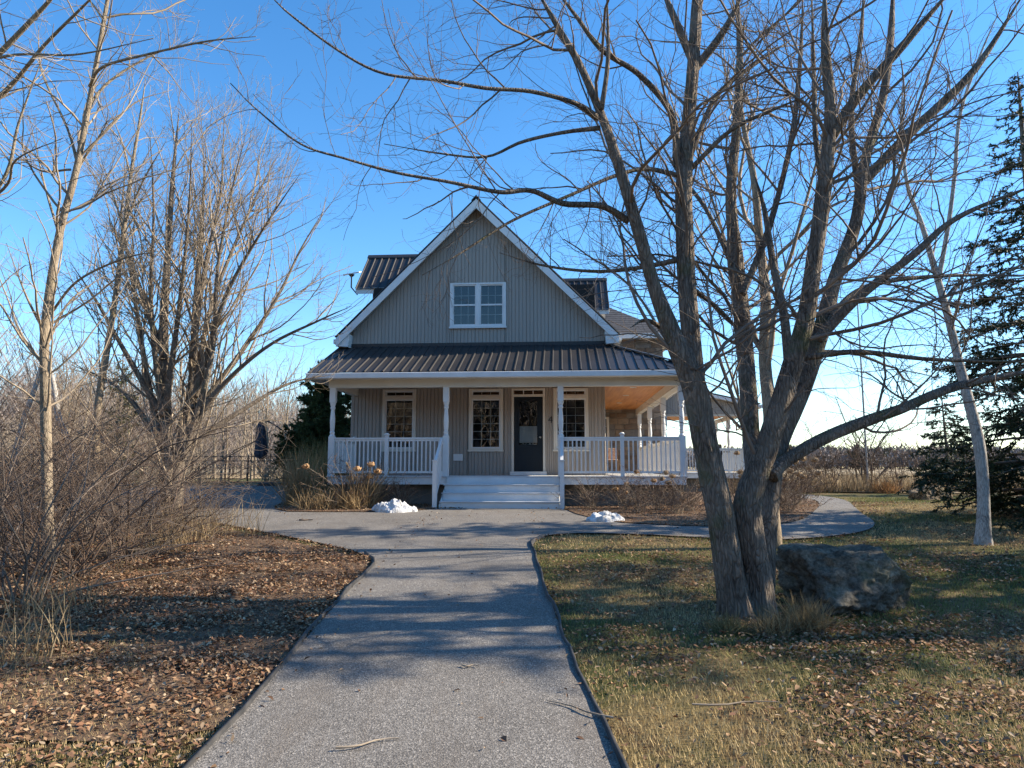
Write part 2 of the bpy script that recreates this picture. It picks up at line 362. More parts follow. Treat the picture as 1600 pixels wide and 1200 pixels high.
def chaikin(P, it=2):
    P = np.array(P, float)
    for _ in range(it):
        Q = np.roll(P, -1, 0); P = np.stack([.75 * P + .25 * Q, .25 * P + .75 * Q], 1).reshape(-1, 2)
    return P
def sheet(name, poly, mat, dz, step=.3, crown=0):
    bm = bmesh.new(); vs = [bm.verts.new((x, y, 0)) for x, y in poly]; es = [bm.edges.new((vs[i], vs[(i + 1) % len(vs)])) for i in range(len(vs))]
    bmesh.ops.triangle_fill(bm, use_beauty=True, use_dissolve=False, edges=es)
    P = np.array(poly); lo = np.maximum(P.min(0), [-12, -1]); hi = np.minimum(P.max(0), [14, 27])
    for ax in (0, 1):
        nrm = (1, 0, 0) if ax == 0 else (0, 1, 0)
        for c in np.arange(lo[ax] + .07, hi[ax], step):
            bmesh.ops.bisect_plane(bm, geom=list(bm.verts) + list(bm.edges) + list(bm.faces), plane_co=(c, c, 0), plane_no=nrm, dist=1e-5)
    for v in bm.verts: v.co.z = float(G(v.co.x, v.co.y)) + dz
    bmesh.ops.recalc_face_normals(bm, faces=bm.faces)
    for f in bm.faces:
        if f.normal.z < 0: f.normal_flip()
        f.smooth = True
    me = bpy.data.meshes.new(name); bm.to_mesh(me); bm.free()
    o = link(name, me, mat); o['kind'] = 'structure'; return o
def P2(*px): return [tuple(gh(a, b)[:2]) for a, b in px]
left_edge = [(-1.45, -30), (-1.5, -6), (-1.55, 0)] + P2((300, 1200), (400, 1090), (470, 1010), (540, 930), (575, 895), (584, 880), (568, 866), (500, 850), (420, 834), (340, 818), (280, 808))
back = [(-9.5, 15.4), (-12.5, 16.5), (-13, 26.5), (-7.0, 26.5), (-6.4, 22), (-5.9, 18)] + P2((426, 799), (520, 800), (600, 799), (680, 796))
front_bed = P2((882, 796), (905, 805), (960, 816), (1010, 819), (1100, 823), (1180, 823), (1250, 815), (1274, 800), (1283, 788))
far_tip = [(9.0, 21.5), (8.8, 26), (10.2, 26), (10.0, 21.5)]
right_edge = P2((1340, 800), (1366, 815), (1367, 824), (1350, 832), (1300, 840), (1200, 846), (1110, 842), (1000, 836), (900, 834), (850, 838), (834, 846), (833, 858), (840, 880), (850, 910), (870, 970), (893, 1030), (925, 1100), (970, 1200)) + [(.62, 0), (.68, -6), (.7, -30)]
DRIVE = chaikin(left_edge + back + front_bed + far_tip + right_edge, 2)
sheet('driveway', DRIVE, MT['gravel'], .02)

HYAW = R(4); HO = np.array([-.97, 19.4, 0]); HUX = np.array([math.cos(HYAW), -math.sin(HYAW), 0]); HUY = np.array([math.sin(HYAW), math.cos(HYAW), 0])
def hw(x, y, z=0): return HO + HUX * x + HUY * y + np.array([0, 0, z])
def hp(px, py, y=0):
    d = ray(px, py); t = (y - (CAM - HO) @ HUY) / (d @ HUY); P = CAM + t * d; return float((P - HO) @ HUX), float(P[2])

bedL = P2((426, 801), (520, 802), (600, 801), (678, 798)) + [tuple(hw(-.62, -2.0)[:2]), tuple(hw(-3.4, -2.0)[:2]), tuple(hw(-3.5, 1.5)[:2]), (-6.2, 20.5), (-5.8, 18)]
BEDL = chaikin(bedL, 1)
bedR = P2((884, 798), (905, 807), (960, 818), (1010, 821), (1100, 825), (1180, 825), (1250, 817), (1273, 801), (1282, 789)) + [(8.9, 21.6), (8.6, 26), tuple(hw(5.4, 8)[:2]), tuple(hw(5.2, -1.9)[:2]), tuple(hw(2.45, -2.0)[:2])]
BEDR = chaikin(bedR, 1)
sheet('flower_bed_soil', BEDL, MT['mulch'], .035); sheet('flower_bed_soil', BEDR, MT['mulch'], .035)

BANK = chaikin(P2((330, 1165), (420, 1068), (490, 988), (550, 922), (574, 893), (577, 882), (560, 871), (500, 856), (420, 840), (340, 824), (280, 814)) + [(-9.2, 14.6), (-9.5, 8), (-6.5, 5.0), (-3.2, 4.1)], 1)
sheet('leafy_bank', BANK, MT['mulch'], .008)
FIELD = [(9.5, 28), (16, 25.5), (60, 24), (900, 10), (900, 900), (-300, 900), (-60, 60), (-14, 42), (0, 40)]
sheet('field', FIELD, MT['field'], .03, 40)

# black lawn edging along the drive
def ribbon(name, pts, label, group):
    P = catmull(np.c_[np.array(pts), np.zeros(len(pts))], max(30, len(pts) * 6)); P[:, :2] += (vn(np.c_[P[:, :2] * 2.3, P[:, 2]])[:, None] - .5) * .05
    d = np.gradient(P[:, :2], axis=0); d /= np.linalg.norm(d, axis=1, keepdims=True); nrm = np.stack([-d[:, 1], d[:, 0]], 1) * .011
    z = G(P[:, 0], P[:, 1]); top = z + .045 + .03 * (vn(np.c_[P[:, :2] * 1.7, P[:, 2] + 5]) - .4)
    prof = [(-1, 0), (-1, 1), (1, 1), (1, 0)]
    V = np.stack([np.c_[P[:, :2] + nrm * s, np.where(k, top, z - .05)] for s, k in prof], 1); n = len(P)
    i = np.arange(n * 4).reshape(n, 4); Q = np.concatenate([np.stack([i[:-1, a], i[:-1, a + 1], i[1:, a + 1], i[1:, a]], -1) for a in range(3)])
    return tag(link(name, np_mesh(name, V, [Q]), MT['plastic']), label, 'edging', group)
ribbon('lawn_edging', [p for p in right_edge[9:]][:-1], 'black plastic edging between the driveway and the right lawn', 'driveway edging')
ribbon('lawn_edging', left_edge[1:10], 'black plastic edging between the driveway and the leafy left bank', 'driveway edging')

# ================================================================== HOUSE
HZ = -HYAW
def hroot(name, label, cat): return thing(name, label, cat, tuple(HO), HZ)
DZ = 1.39; CEIL = 3.78
house = hroot('farmhouse', 'taupe one-and-a-half storey house with steep front gable and dark metal roof', 'house')
def siding(wall, x0, x1, y, zb, zt, holes, w=.203, out=-1):
    xs = list(np.arange(x0, x1 - .02, w)) + [x1]; cuts = sorted(set([round(v, 4) for v in xs] + [round(v, 4) for h in holes for v in h[:2] if x0 < v < x1]))
    for a, b in zip(cuts[:-1], cuts[1:]):
        if b - a < .012: continue
        iv = [(zb, None)]
        for h in holes:
            if h[0] < (a + b) / 2 < h[1]:
                new = []
                for lo, hi in iv:
                    H = hi if hi is not None else 99
                    if h[3] <= lo or h[2] >= H: new.append((lo, hi)); continue
                    if h[2] > lo + .01: new.append((lo, h[2]))
                    if h[3] < H - .01: new.append((h[3], hi))
                iv = new
        for lo, hi in iv:
            m = (a + b) / 2; e = min(.008, (b - a) / 8)
            e *= 1.5; prof = [(a, .001), (a + e, .020), (m - e, .020), (m, .006), (m + e, .020), (b - e, .020), (b, .001)]
            tz = [zt(px) if hi is None else hi for px, _ in prof]
            if max(tz) - lo < .01: continue
            n = len(prof); mb = MB()
            mb.add([(px, y + out * d, lo) for px, d in prof] + [(px, y + out * d, max(z, lo + .001)) for (px, d), z in zip(prof, tz)],
                   [(i, i + 1, i + n + 1, i + n) for i in range(n - 1)])
            mb.build('siding_panel', MT['siding'], wall, recalc=False)

SL = 1.0                                              # 45 degree roof
APZ = 8.88                                            # underside of the roof at the ridge, at the wall plane
wins = [(-2.61, -1.67, 2.04, 3.74), (-.21, .73, 2.04, 3.74), (2.10, 3.05, 2.04, 3.74)]
dr = (.96, 1.88, DZ, 3.74); up = (-.76, .81, 5.44, 6.72)
# gable shell
mb = MB()
mb.add([(-3.5, .02, .4), (3.5, .02, .4), (3.5, .02, APZ - 3.5), (0, .02, APZ), (-3.5, .02, APZ - 3.5)], [(0, 1, 2, 3, 4)])
# leave real holes: build the shell as strips instead of one face
mb = MB(); hs = sorted(wins + [dr]); xs = [-3.5] + [v for h in hs for v in h[:2]] + [3.5]
for a, b in zip(xs[:-1], xs[1:]):
    h = [q for q in hs if abs(q[0] - a) < 1e-6 and abs(q[1] - b) < 1e-6]
    if h: mb.box(a, b, .0, .16, .4, h[0][2]); mb.box(a, b, 0, .16, h[0][3], 4.4)
    else: mb.box(a, b, 0, .16, .4, 4.4)
mb.prism([(-3.5, 0, 4.4), (up[0], 0, 4.4), (up[0], 0, APZ + up[0]), (-3.5, 0, APZ - 3.5)], (0, .16, 0))
mb.prism([(up[1], 0, 4.4), (3.5, 0, 4.4), (3.5, 0, APZ - 3.5), (up[1], 0, APZ - up[1])], (0, .16, 0))
mb.box(up[0], up[1], 0, .16, 4.4, up[2]); mb.prism([(up[0], 0, up[3]), (up[1], 0, up[3]), (up[1], 0, APZ - up[1]), (0, 0, APZ), (up[0], 0, APZ + up[0])], (0, .16, 0))
wall = mb.build('front_wall', MT['siding'], house)
mb = MB(); mb.box(-3.5, -3.34, .16, 7.8, .4, APZ - 3.5); mb.box(3.34, 3.5, .16, 7.8, .4, APZ - 3.5); mb.box(-3.34, 3.34, 7.64, 7.8, .4, APZ - 3.4)
swall = mb.build('side_wall', MT['siding'], house)
mb = MB(); mb.box(-3.33, 3.33, 1.4, 1.5, .5, 7); mb.box(-3.33, 3.33, .17, 1.4, .9, 1.2); mb.box(-3.33, 3.33, .17, 1.4, 4.1, 4.3)
mb.build('interior', MT['room'], house)
siding(wall, -3.5, 3.5, 0, DZ, lambda x: CEIL, wins + [dr])
ztop = lambda x: APZ - abs(x) - .03
seam = 7.82
siding(wall, -3.5, 3.5, 0, 4.4, lambda x: min(seam - .012, ztop(x)), [up])
siding(wall, -(APZ - seam) + .02, APZ - seam - .02, 0, seam, ztop, [])
mb = MB(); mb.box(-.92, .92, -.014, -.002, seam - .012, seam + .004); mb.build('trim_strip', MT['siding'], wall)
mb = MB(); mb.box(-3.5, 3.5, .01, 7.7, .2, .399); mb.build('foundation', MT['concrete'], house)

def window(parent, x0, x1, z0, z1, y=0, cols=3, rows=5, trans=None, trim=.075, mat='cream', double=False, lock=False, mrows=None):
    mb = MB(); d0, d1 = y - .055, y + .06
    mb.box(x0, x0 + trim, d0, d1, z0, z1); mb.box(x1 - trim, x1, d0, d1, z0, z1)
    mb.box(x0 + trim, x1 - trim, d0 + .002, d1, z0, z0 + trim); mb.box(x0 + trim, x1 - trim, d0 + .002, d1, z1 - trim * .6, z1)
    w = mb.build('window', MT[mat], parent)
    # sill
    mb = MB(); mb.box(x0 - .02, x1 + .02, y - .085, y - .057, z0 - .012, z0 + .035); mb.build('sill', MT[mat], w)
    gy = y + .01
    def lite(a, b, c, d, nc, nr, rail=False):
        mb = MB(); t = .035
        mb.box(a, a + t, y - .03, y + .05, c, d); mb.box(b - t, b, y - .03, y + .05, c, d); mb.box(a + t, b - t, y - .028, y + .05, c, c + t); mb.box(a + t, b - t, y - .028, y + .05, d - t, d)
        mb.build('sash', MT['white'], w)
        a, b, c, d = a + t, b - t, c + t, d - t
        MB().add([(a, gy, c), (b, gy, c), (b, gy, d), (a, gy, d)], [(0, 1, 2, 3)]).build('pane', MT['glass'], w, recalc=False)
        for k in range(1, nc): x = a + (b - a) * k / nc; MB().box(x - .008, x + .008, gy + .006, gy + .016, c, d).build('muntin', MT['white'], w)
        for k in range(1, nr): z = c + (d - c) * k / nr; MB().box(a, b, gy + .004, gy + .014, z - .008, z + .008).build('muntin', MT['white'], w)
        if rail: z = (c + d) / 2; MB().box(a, b, y - .026, y + .0, z - .024, z + .024).build('check_rail', MT['white'], w)
    a, b = x0 + trim, x1 - trim
    if double:
        m = (a + b) / 2; MB().box(m - .05, m + .05, d0 + .004, d1, z0 + trim, z1 - trim * .6).build('mullion', MT[mat], w)
        lite(a, m - .05, z0 + trim, z1 - trim * .6, cols, rows, True); lite(m + .05, b, z0 + trim, z1 - trim * .6, cols, rows, True)
    elif trans:
        MB().box(a, b, d0 + .004, d1, trans - .04, trans + .04).build('transom_bar', MT[mat], w)
        lite(a, b, z0 + trim, trans - .04, cols, rows); lite(a, b, trans + .04, z1 - trim * .6, cols, 1)
    else: lite(a, b, z0 + trim, z1 - trim * .6, cols, rows)
    return w
for h in wins: window(house, h[0], h[1], h[2], h[3], trans=3.50, cols=3, rows=6)
window(house, up[0], up[1], up[2], up[3], mat='white', double=True, cols=3, rows=4)
# front door with transom
mb = MB(); x0, x1, zb, zt = dr
mb.box(x0, x0 + .065, -.055, .06, zb + .10, zt); mb.box(x1 - .065, x1, -.055, .06, zb + .10, zt); mb.box(x0 + .065, x1 - .065, -.053, .06, 3.515, 3.58); mb.box(x0 + .065, x1 - .065, -.053, .06, zt - .05, zt)
door = mb.build('door', MT['cream'], house); door['label'] = 'dark front door with half-raised white blind in white frame'
MB().box(x0 - .03, x1 + .03, -.16, .06, zb + .004, zb + .098).build('threshold', MT['white'], door)
s0, s1, sb, st = x0 + .07, x1 - .07, zb + .10, 3.51
g0, g1, gb, gt = 1.17, 1.66, 2.21, 3.39
mb = MB(); mb.box(s0, g0, -.01, .035, sb, st); mb.box(g1, s1, -.01, .035, sb, st); mb.box(g0, g1, -.01, .035, sb, gb); mb.box(g0, g1, -.01, .035, gt, st)
for a, b in ((s0 + .12, (s0 + s1) / 2 - .04), ((s0 + s1) / 2 + .04, s1 - .12)): mb.box(a, b, -.016, -.0105, sb + .16, gb - .14)
slab = mb.build('door_leaf', MT['door'], door)
mb = MB()
for a, b, c, d in ((g0 - .03, g0, gb - .03, gt + .03), (g1, g1 + .03, gb - .03, gt + .03), (g0, g1, gb - .03, gb), (g0, g1, gt, gt + .03)): mb.box(a, b, -.02, -.0102, c, d)
mb.build('glass_frame', MT['door'], door)
MB().add([(g0, .004, gb), (g1, .004, gb), (g1, .004, gt), (g0, .004, gt)], [(0, 1, 2, 3)]).build('pane', MT['glass'], door, recalc=False)
zz = np.arange(gb + .10, 2.72, .026)
for z in zz: MB().bar((g0 + .006, .022, z), (g1 - .006, .022, z), .004, .024).build('blind_slat', MT['blind'], door)
MB().box(g0 + .005, g1 - .005, .012, .032, gb + .055, gb + .085).build('blind_rail', MT['blind'], door)
mb = MB()
for k in range(10):
    kx = g0 + .04 + k * .045; mb.box(kx, kx + .02 + .012 * (k % 3), .03, .06, gb + .004, gb + .02 + .02 * (k % 2))
mb.build('sill_ornament', MT['blind'], door)
kn = MB().lathe([(.012, 0), (.012, .03), (.03, .045), (.034, .062), (.022, .078)], 14).build('door_knob', MT['brass'], door); kn.location = (s1 - .07, -.01, 2.41); kn.rotation_euler = (R(90), 0, 0)
a, b, c, d = x0 + .065, x1 - .065, 3.58, zt - .05
MB().add([(a, .01, c), (b, .01, c), (b, .01, d), (a, .01, d)], [(0, 1, 2, 3)]).build('transom_pane', MT['glass'], door, recalc=False)
for k in (1, 2): x = a + (b - a) * k / 3; MB().box(x - .012, x + .012, -.02, .009, c, d).build('muntin', MT['white'], door)
# house number and outlet box
tcv = bpy.data.curves.new('four', 'FONT'); tcv.body = '4'; tcv.size = .26; tcv.extrude = .006; to = bpy.data.objects.new('tmp', tcv); COL.objects.link(to)
dg = bpy.context.evaluated_depsgraph_get(); me = bpy.data.meshes.new_from_object(to.evaluated_get(dg)); bpy.data.objects.remove(to)
me.materials.clear(); n4 = link('house_number', me, MT['black'], house); n4.location = (1.955, -.022, 2.80); n4.rotation_euler = (R(90), 0, 0)
n4['label'] = 'dark house number 4 on the siding right of the door'
mb = MB(); mb.box(-.62, -.36, -.07, -.011, 1.78, 1.96); mb.build('outlet_box', MT['white'], house, .008)

# metal roof panels on a plane
def roof_sheet(parent, O, U, V, u0, u1, vb, vt, w=.229, rib=.028, name='roof_panel', base=True):
    O, U, V = (np.array(q, float) for q in (O, U, V)); U /= np.linalg.norm(U); V /= np.linalg.norm(V); Nn = np.cross(U, V)
    if Nn[2] < 0: Nn = -Nn
    us = list(np.arange(u0, u1 - .03, w)) + [u1]
    for a, b in zip(us[:-1], us[1:]):
        pr = [(a, 0), (a + .012, rib), (a + .035, rib), (a + .047, 0), (b, 0)] if b - a > .06 else [(a, 0), (b, 0)]
        vsb = [O + U * u + V * vb(u) + Nn * (h + .02) for u, h in pr]; vst = [O + U * u + V * max(vt(u), vb(u) + .001) + Nn * (h + .02) for u, h in pr]; n = len(pr)
        mb = MB().add(vsb + vst, [(i, i + 1, i + n + 1, i + n) for i in range(n - 1)])
        mb.add([vsb[i] - Nn * .0 for i in range(n)] + [vsb[0] - Nn * .015, vsb[-1] - Nn * .015], [])
        mb.build(name, MT['metal'], parent, recalc=False)

# main roof (slabs + metal panels + rake boards)
RO = .36; YF, YB = -RO, 8.1
ex = 3.86; tz = lambda x: APZ - abs(x) + .0
mb = MB()
for s in (-1, 1):
    mb.prism([(0, YF + .03, APZ + .01), (s * ex, YF + .03, APZ + .01 - ex), (s * ex, YF + .03, APZ + .15 - ex), (0, YF + .03, APZ + .15)], (0, YB - YF, 0))
roof = mb.build('roof', MT['white'], house)
for s in (-1, 1):
    roof_sheet(roof, (s * ex, YF - .02, APZ + .15 - ex), (0, 1, 0), (-s, 0, 1), 0, YB - YF, lambda u: -.03, lambda u: ex * math.sqrt(2), .38)
    mb = MB(); mb.prism([(0, YF, APZ - .12), (s * ex, YF, APZ - .12 - ex), (s * (ex + .02), YF, APZ + .10 - ex), (0, YF, APZ + .145)], (0, -.03, 0) if s < 0 else (0, -.032, 0)); mb.build('rake_board', MT['white'], roof)
    mb = MB(); mb.prism([(s * .05, YF - .002, APZ - .055), (s * ex, YF - .002, APZ - .01 - ex), (s * ex, YF - .002, APZ + .004 - ex), (s * .05, YF - .002, APZ - .042)], (0, RO - .02, 0)); mb.build('soffit', MT['siding'], roof)
    # eave return box and gutter
    mb = MB(); mb.prism([(s * 3.5, YF + .01, APZ - 3.62), (s * 3.54, YF + .01, APZ - 3.98), (s * ex, YF + .01, APZ - ex - .10), (s * ex, YF + .01, APZ - ex)], (0, RO + .3, 0)); mb.build('eave_return', MT['white'], roof)
    mb = MB(); mb.box(min(s * ex, s * (ex + .10)), max(s * ex, s * (ex + .10)), YF + .05, YB, APZ - ex - .02, APZ - ex + .10); mb.build('gutter', MT['white'], roof)
mb = MB(); mb.prism([(-.13, YF - .06, APZ + .075), (0, YF - .06, APZ + .21), (.13, YF - .06, APZ + .075), (.13, YF - .06, APZ + .105), (0, YF - .06, APZ + .25), (-.13, YF - .06, APZ + .105)], (0, YB - YF + .05, 0)); mb.build('ridge_cap', MT['metal'], roof)

def dormer(s, yr, zr, w):
    """gabled wall dormer: ridge along x at (yr, zr), facing side s"""
    d_ = MB(); xo = s * 3.5
    pe = zr - w
    d_.prism([(xo, yr - w + .28, 4.9), (xo, yr + w - .28, 4.9), (xo, yr + w - .28, pe + .25), (xo, yr, zr - .08), (xo, yr - w + .28, pe + .25)], (-s * 2.6, 0, 0))
    dd = d_.build('dormer', MT['siding'], house)
    xe = s * 3.94; xi = s * max(0.3, APZ - zr - .1)
    for q in (-1, 1):
        mb = MB(); mb.prism([(xe, yr, zr - .12), (xe, yr + q * w, pe - .12), (xe, yr + q * w, pe), (xe, yr, zr)], (-s * 3.2, 0, 0)); mb.build('dormer_roof_slab', MT['white'], dd)
        mb = MB(); mb.box(min(xe, xe - s * 1.9), max(xe, xe - s * 1.9), yr + q * (w + .0) - (.03 if q < 0 else 0), yr + q * w + (.03 if q > 0 else 0), pe - .17, pe + .005); mb.build('dormer_fascia', MT['white'], dd)
        Lx = abs(xe) + .03 - .2
        vt = lambda u: w * math.sqrt(2)
        roof_sheet(dd, (xe + s * .03, yr + q * (w + .05), pe - .05), (-s, 0, 0), (0, -q, 1), 0, Lx, lambda u: 0, lambda u: (w + .05) * math.sqrt(2), .229)
    mb = MB(); mb.prism([(xe + s * .04, yr - .12, zr - .07), (xe + s * .04, yr, zr + .05), (xe + s * .04, yr + .12, zr - .07), (xe + s * .04, yr + .12, zr - .03), (xe + s * .04, yr, zr + .085), (xe + s * .04, yr - .12, zr - .03)], (-s * 3.4, 0, 0)); mb.build('ridge_cap', MT['metal'], dd)
    mb = MB(); mb.prism([(xe, yr - w, pe - .10), (xe, yr, zr - .10), (xe, yr + w, pe - .10), (xe, yr + w, pe + .02), (xe, yr, zr + .02), (xe, yr - w, pe + .02)], (s * .025, 0, 0)); mb.build('dormer_rake', MT['white'], dd)
dormer(-1, 3.05, 8.46, 1.40); dormer(1, 5.75, 8.28, 1.38)

# rear stone wing
wing = hroot('stone_wing', 'stone rear wing with grey shingled hip roof beyond the side porch', 'house wing')
mb = MB(); mb.box(-3.4, 6.2, 7.9, 15, .4, 6.62); wb = mb.build('wall', MT['mortar'], wing)
sx0 = 3.52; z = .5; k = 0
swin = (3.6, 4.12, 1.9, 3.5)
while z < 6.6:
    h = random.choice((.16, .2, .24)); h = min(h, 6.6 - z); x = sx0
    while x < 6.2:
        w = random.uniform(.28, .62); w = min(w, 6.22 - x)
        if 6.22 - x - w < .14: w = 6.22 - x
        a, b, c, d = x + .009, x + w - .009, z + .009, z + h - .009
        hits = not (b < swin[0] - .02 or a > swin[1] + .02 or d < swin[2] or c > swin[3])
        if hits:
            if a < swin[1] + .02 < b - .08: a = swin[1] + .02; hits = False
        if not hits and b - a > .05 and d - c > .03:
            p = random.uniform(.015, .04)
            MB().box(a, b, 7.9 - p, 7.899, c, d).build('stone', random.choice(MT['stone']), wb, .008)
        x += w
    z += h
window(wing, swin[0], swin[1], swin[2], swin[3], y=7.86, cols=2, rows=5, mat='cream', trim=.06)
MB().box(3.7, 4.05, 7.893, 7.897, 1.95, 3.45).build('interior', MT['room'], wing)  # thin near-black sheet in place of the unlit room behind the pane
ey0, ey1, exl, exr, ez = 7.5, 15.4, -3.9, 6.62, 6.62; rz = 9.3; hd = (ey1 - ey0) / 2
A = [(exl, ey0, ez), (exr, ey0, ez), (exr, ey1, ez), (exl, ey1, ez), (exl + hd, ey0 + hd, rz), (exr - hd, ey0 + hd, rz)]
mb = MB().add(A, [(0, 1, 5, 4), (1, 2, 5), (2, 3, 4, 5), (3, 0, 4), (0, 3, 2, 1)]); wr = mb.build('roof', MT['shingle'], wing)
rows = 22
for i in range(rows):                                  # shingle courses on the two visible planes, each lapped over the one below
    t0, t1 = i / rows, (i + 1.25) / rows; t1 = min(t1, 1)
    P0 = lambda t, e: np.array([exl + hd * t, ey0 + hd * t, ez + (rz - ez) * t + e]); P1 = lambda t, e: np.array([exr - hd * t, ey0 + hd * t, ez + (rz - ez) * t + e])
    MB().add([P0(t0, .03), P1(t0, .03), P1(t1, .012), P0(t1, .012)], [(0, 1, 2, 3)]).build('shingle_course', MT['shingle'], wr, recalc=False)
mb = MB(); mb.box(exl, exr, ey0 - .03, ey0 - .002, ez - .16, ez + .025); mb.build('fascia', MT['white'], wr)
mb = MB(); mb.box(exl, exr, ey0, 7.88, ez - .15, ez - .13); mb.box(exr - .4, exr, 7.88, ey1, ez - .15, ez - .13); mb.build('soffit', MT['cream'], wr)
mb = MB(); mb.box(exr + .002, exr + .03, ey0 - .03, ey1, ez - .16, ez + .025); mb.build('fascia', MT['white'], wr)

# ================================================================== PORCH
porch = hroot('porch', 'white wraparound porch with turned posts, plank ceiling and low metal roof', 'porch')
PX0, PX1, PY = -3.36, 5.20, -2.0
EZ, TZ, EY, EX = 3.90, 4.93, -2.40, 5.60
rf = MB()
rf.add([(-3.87, EY, EZ), (EX, EY, EZ), (3.5, -.005, TZ), (-3.87, -.005, TZ), (EX, 7.85, EZ), (3.5, 7.85, TZ)], [(0, 1, 2, 3), (1, 4, 5, 2)])
proof = rf.build('porch_roof', MT['metal'], porch)
sl = math.hypot(-EY, TZ - EZ); run = -EY
hipx = lambda u: (EX + 3.87 - u)                      # distance left of the outer corner
roof_sheet(proof, (-3.87, EY, EZ), (1, 0, 0), (0, run, TZ - EZ), 0, EX + 3.87, lambda u: -.03, lambda u: sl * min(1, (EX + 3.87 - u) / (EX - 3.5)))
sl2 = math.hypot(EX - 3.5, TZ - EZ)
roof_sheet(proof, (EX, EY, EZ), (0, 1, 0), (-(EX - 3.5), 0, TZ - EZ), 0, 7.85 - EY, lambda u: -.03, lambda u: sl2 * min(1, u / run))
mb = MB(); mb.bar((EX, EY, EZ + .05), (3.5, -.02, TZ + .05), .16, .03); mb.build('hip_cap', MT['metal'], proof)
mb = MB(); mb.box(-3.87, 3.55, -.05, -.002, TZ + .0, TZ + .10); mb.build('wall_flashing', MT['metal'], proof)
mb = MB(); mb.box(-3.90, EX, EY - .10, EY - .002, EZ - .15, EZ - .015); mb.box(EX + .002, EX + .10, EY - .10, 7.85, EZ - .15, EZ - .015); mb.build('gutter', MT['white'], proof, .01)
mb = MB(); mb.prism([(-3.88, EY, EZ - .14), (-3.88, 0, EZ - .14), (-3.88, 0, TZ), (-3.88, EY, EZ + .01)], (-.02, 0, 0)); mb.build('end_panel', MT['white'], proof)
mb = MB(); mb.box(-3.87, EX, EY, PY - .08, EZ - .135, EZ - .12); mb.box(PX1 + .08, EX, PY - .08, 7.85, EZ - .135, EZ - .12); mb.build('soffit', MT['cream'], proof)
mb = MB(); mb.box(-3.46, PX1 + .08, PY - .08, PY + .08, 3.565, EZ - .121); mb.box(PX1 - .08, PX1 + .08, PY + .08, 7.85, 3.567, EZ - .121); mb.box(-3.46, -3.30, PY + .08, 0, 3.567, EZ - .121)
mb.build('beam', MT['cream'], porch)
ceil = MB().box(-3.30, 3.48, PY + .08, -.03, CEIL + .02, CEIL + .04).box(3.48, PX1 - .08, PY + .08, 7.85, CEIL + .02, CEIL + .04).build('ceiling', MT['wood'], porch)
for yy in np.arange(PY + .085, -.12, .118): MB().box(-3.29, 3.5, yy, yy + .112, CEIL, CEIL + .018).build('plank', MT['woodx'], ceil, .003)
for xx in np.arange(3.505, PX1 - .15, .118): MB().box(xx, xx + .112, PY + .085, 7.8, CEIL, CEIL + .018).build('plank', MT['wood'], ceil, .003)
for yy in (.2, 2.4, 4.9, -1.0):
    l = MB().lathe([(.09, 0), (.095, -.012), (.07, -.014), (.06, -.003)], 20, (4.28, yy, CEIL)).build('ceiling_light', MT['lamp'], ceil)
# deck
dk = MB().box(PX0 - .06, PX1 + .06, PY - .07, -.02, DZ - .2, DZ - .03).box(3.52, PX1 + .06, -.02, 7.85, DZ - .2, DZ - .03).build('deck', MT['white'], porch)
bmsh = MB().box(0, 1, 0, .135, 0, .028).mesh('deck_board')
for yy in np.arange(PY - .10, -.14, .14):
    b = link('deck_board', bmsh, MT['deck'], dk); b.location = (PX0 - .09, yy, DZ - .028); b.scale = (PX1 - PX0 + .18, 1, 1)
for yy in np.arange(-.02, 7.7, .14):
    b = link('deck_board', bmsh, MT['deck'], dk); b.location = (3.52, yy, DZ - .028); b.scale = (PX1 + .09 - 3.52, 1, 1)
mb = MB(); mb.box(PX0, PX1, PY + .35, PY + .5, .35, DZ - .2); mb.box(PX1 - .4, PX1 - .25, PY + .5, 7.85, .35, DZ - .2); mb.box(PX0, PX0 + .15, PY + .5, 0, .35, DZ - .2); mb.build('foundation', MT['concrete'], porch)
# turned post
def post_mesh(H):
    mb = MB(); w = .072
    mb.box(-w, w, -w, w, 0, .96)
    prof = [(.072, .96), (.078, .975), (.06, 1.0), (.05, 1.03), (.062, 1.05), (.062, 1.07), (.048, 1.10), (.058, 1.2), (.064, 1.32), (.058, 1.45), (.046, 1.58), (.044, 1.62), (.062, 1.65), (.062, 1.68), (.048, 1.70), (.066, 1.75), (.072, 1.80)]
    mb.lathe([(r, .96 + (z - .96) * (H - .36 - .96) / .84) for r, z in prof], 16)
    mb.box(-w, w, -w, w, H - .36, H)
    return mb.mesh('post')
PM = post_mesh(3.565 - DZ)
postxy = [(PX0, PY), (-.51, PY), (2.30, PY), (PX1, PY), (PX1, 1.1), (PX1, 4.2), (PX1, 7.3)]
for x, y in postxy:
    p = link('post', PM, MT['white'], porch); p.location = (x, y, DZ)
BM = MB().box(-.016, .016, -.016, .016, 0, .80).mesh('baluster')
def railing(parent, p, q, z=DZ, h=.94, sp=.104, mat='white'):
    p = np.array(p, float); q = np.array(q, float); d = q - p; L = np.linalg.norm(d); d /= L
    mb = MB(); mb.bar((*p, z + h - .02), (*q, z + h - .02), .07, .04); mb.bar((*p, z + h - .0651), (*q, z + h - .0651), .035, .0502)
    r = mb.build('railing', MT[mat], parent); MB().bar((*p, z + .095), (*q, z + .095), .04, .05).build('bottom_rail', MT[mat], r); n = int(L / sp)
    for k in range(1, n):
        b = link('baluster', BM, MT[mat], r); c = p + d * L * k / n; b.location = (c[0], c[1], z + .115); b.rotation_euler = (0, 0, math.atan2(d[1], d[0])); b.scale = (1, 1, (h - .2) / .8)
    return r
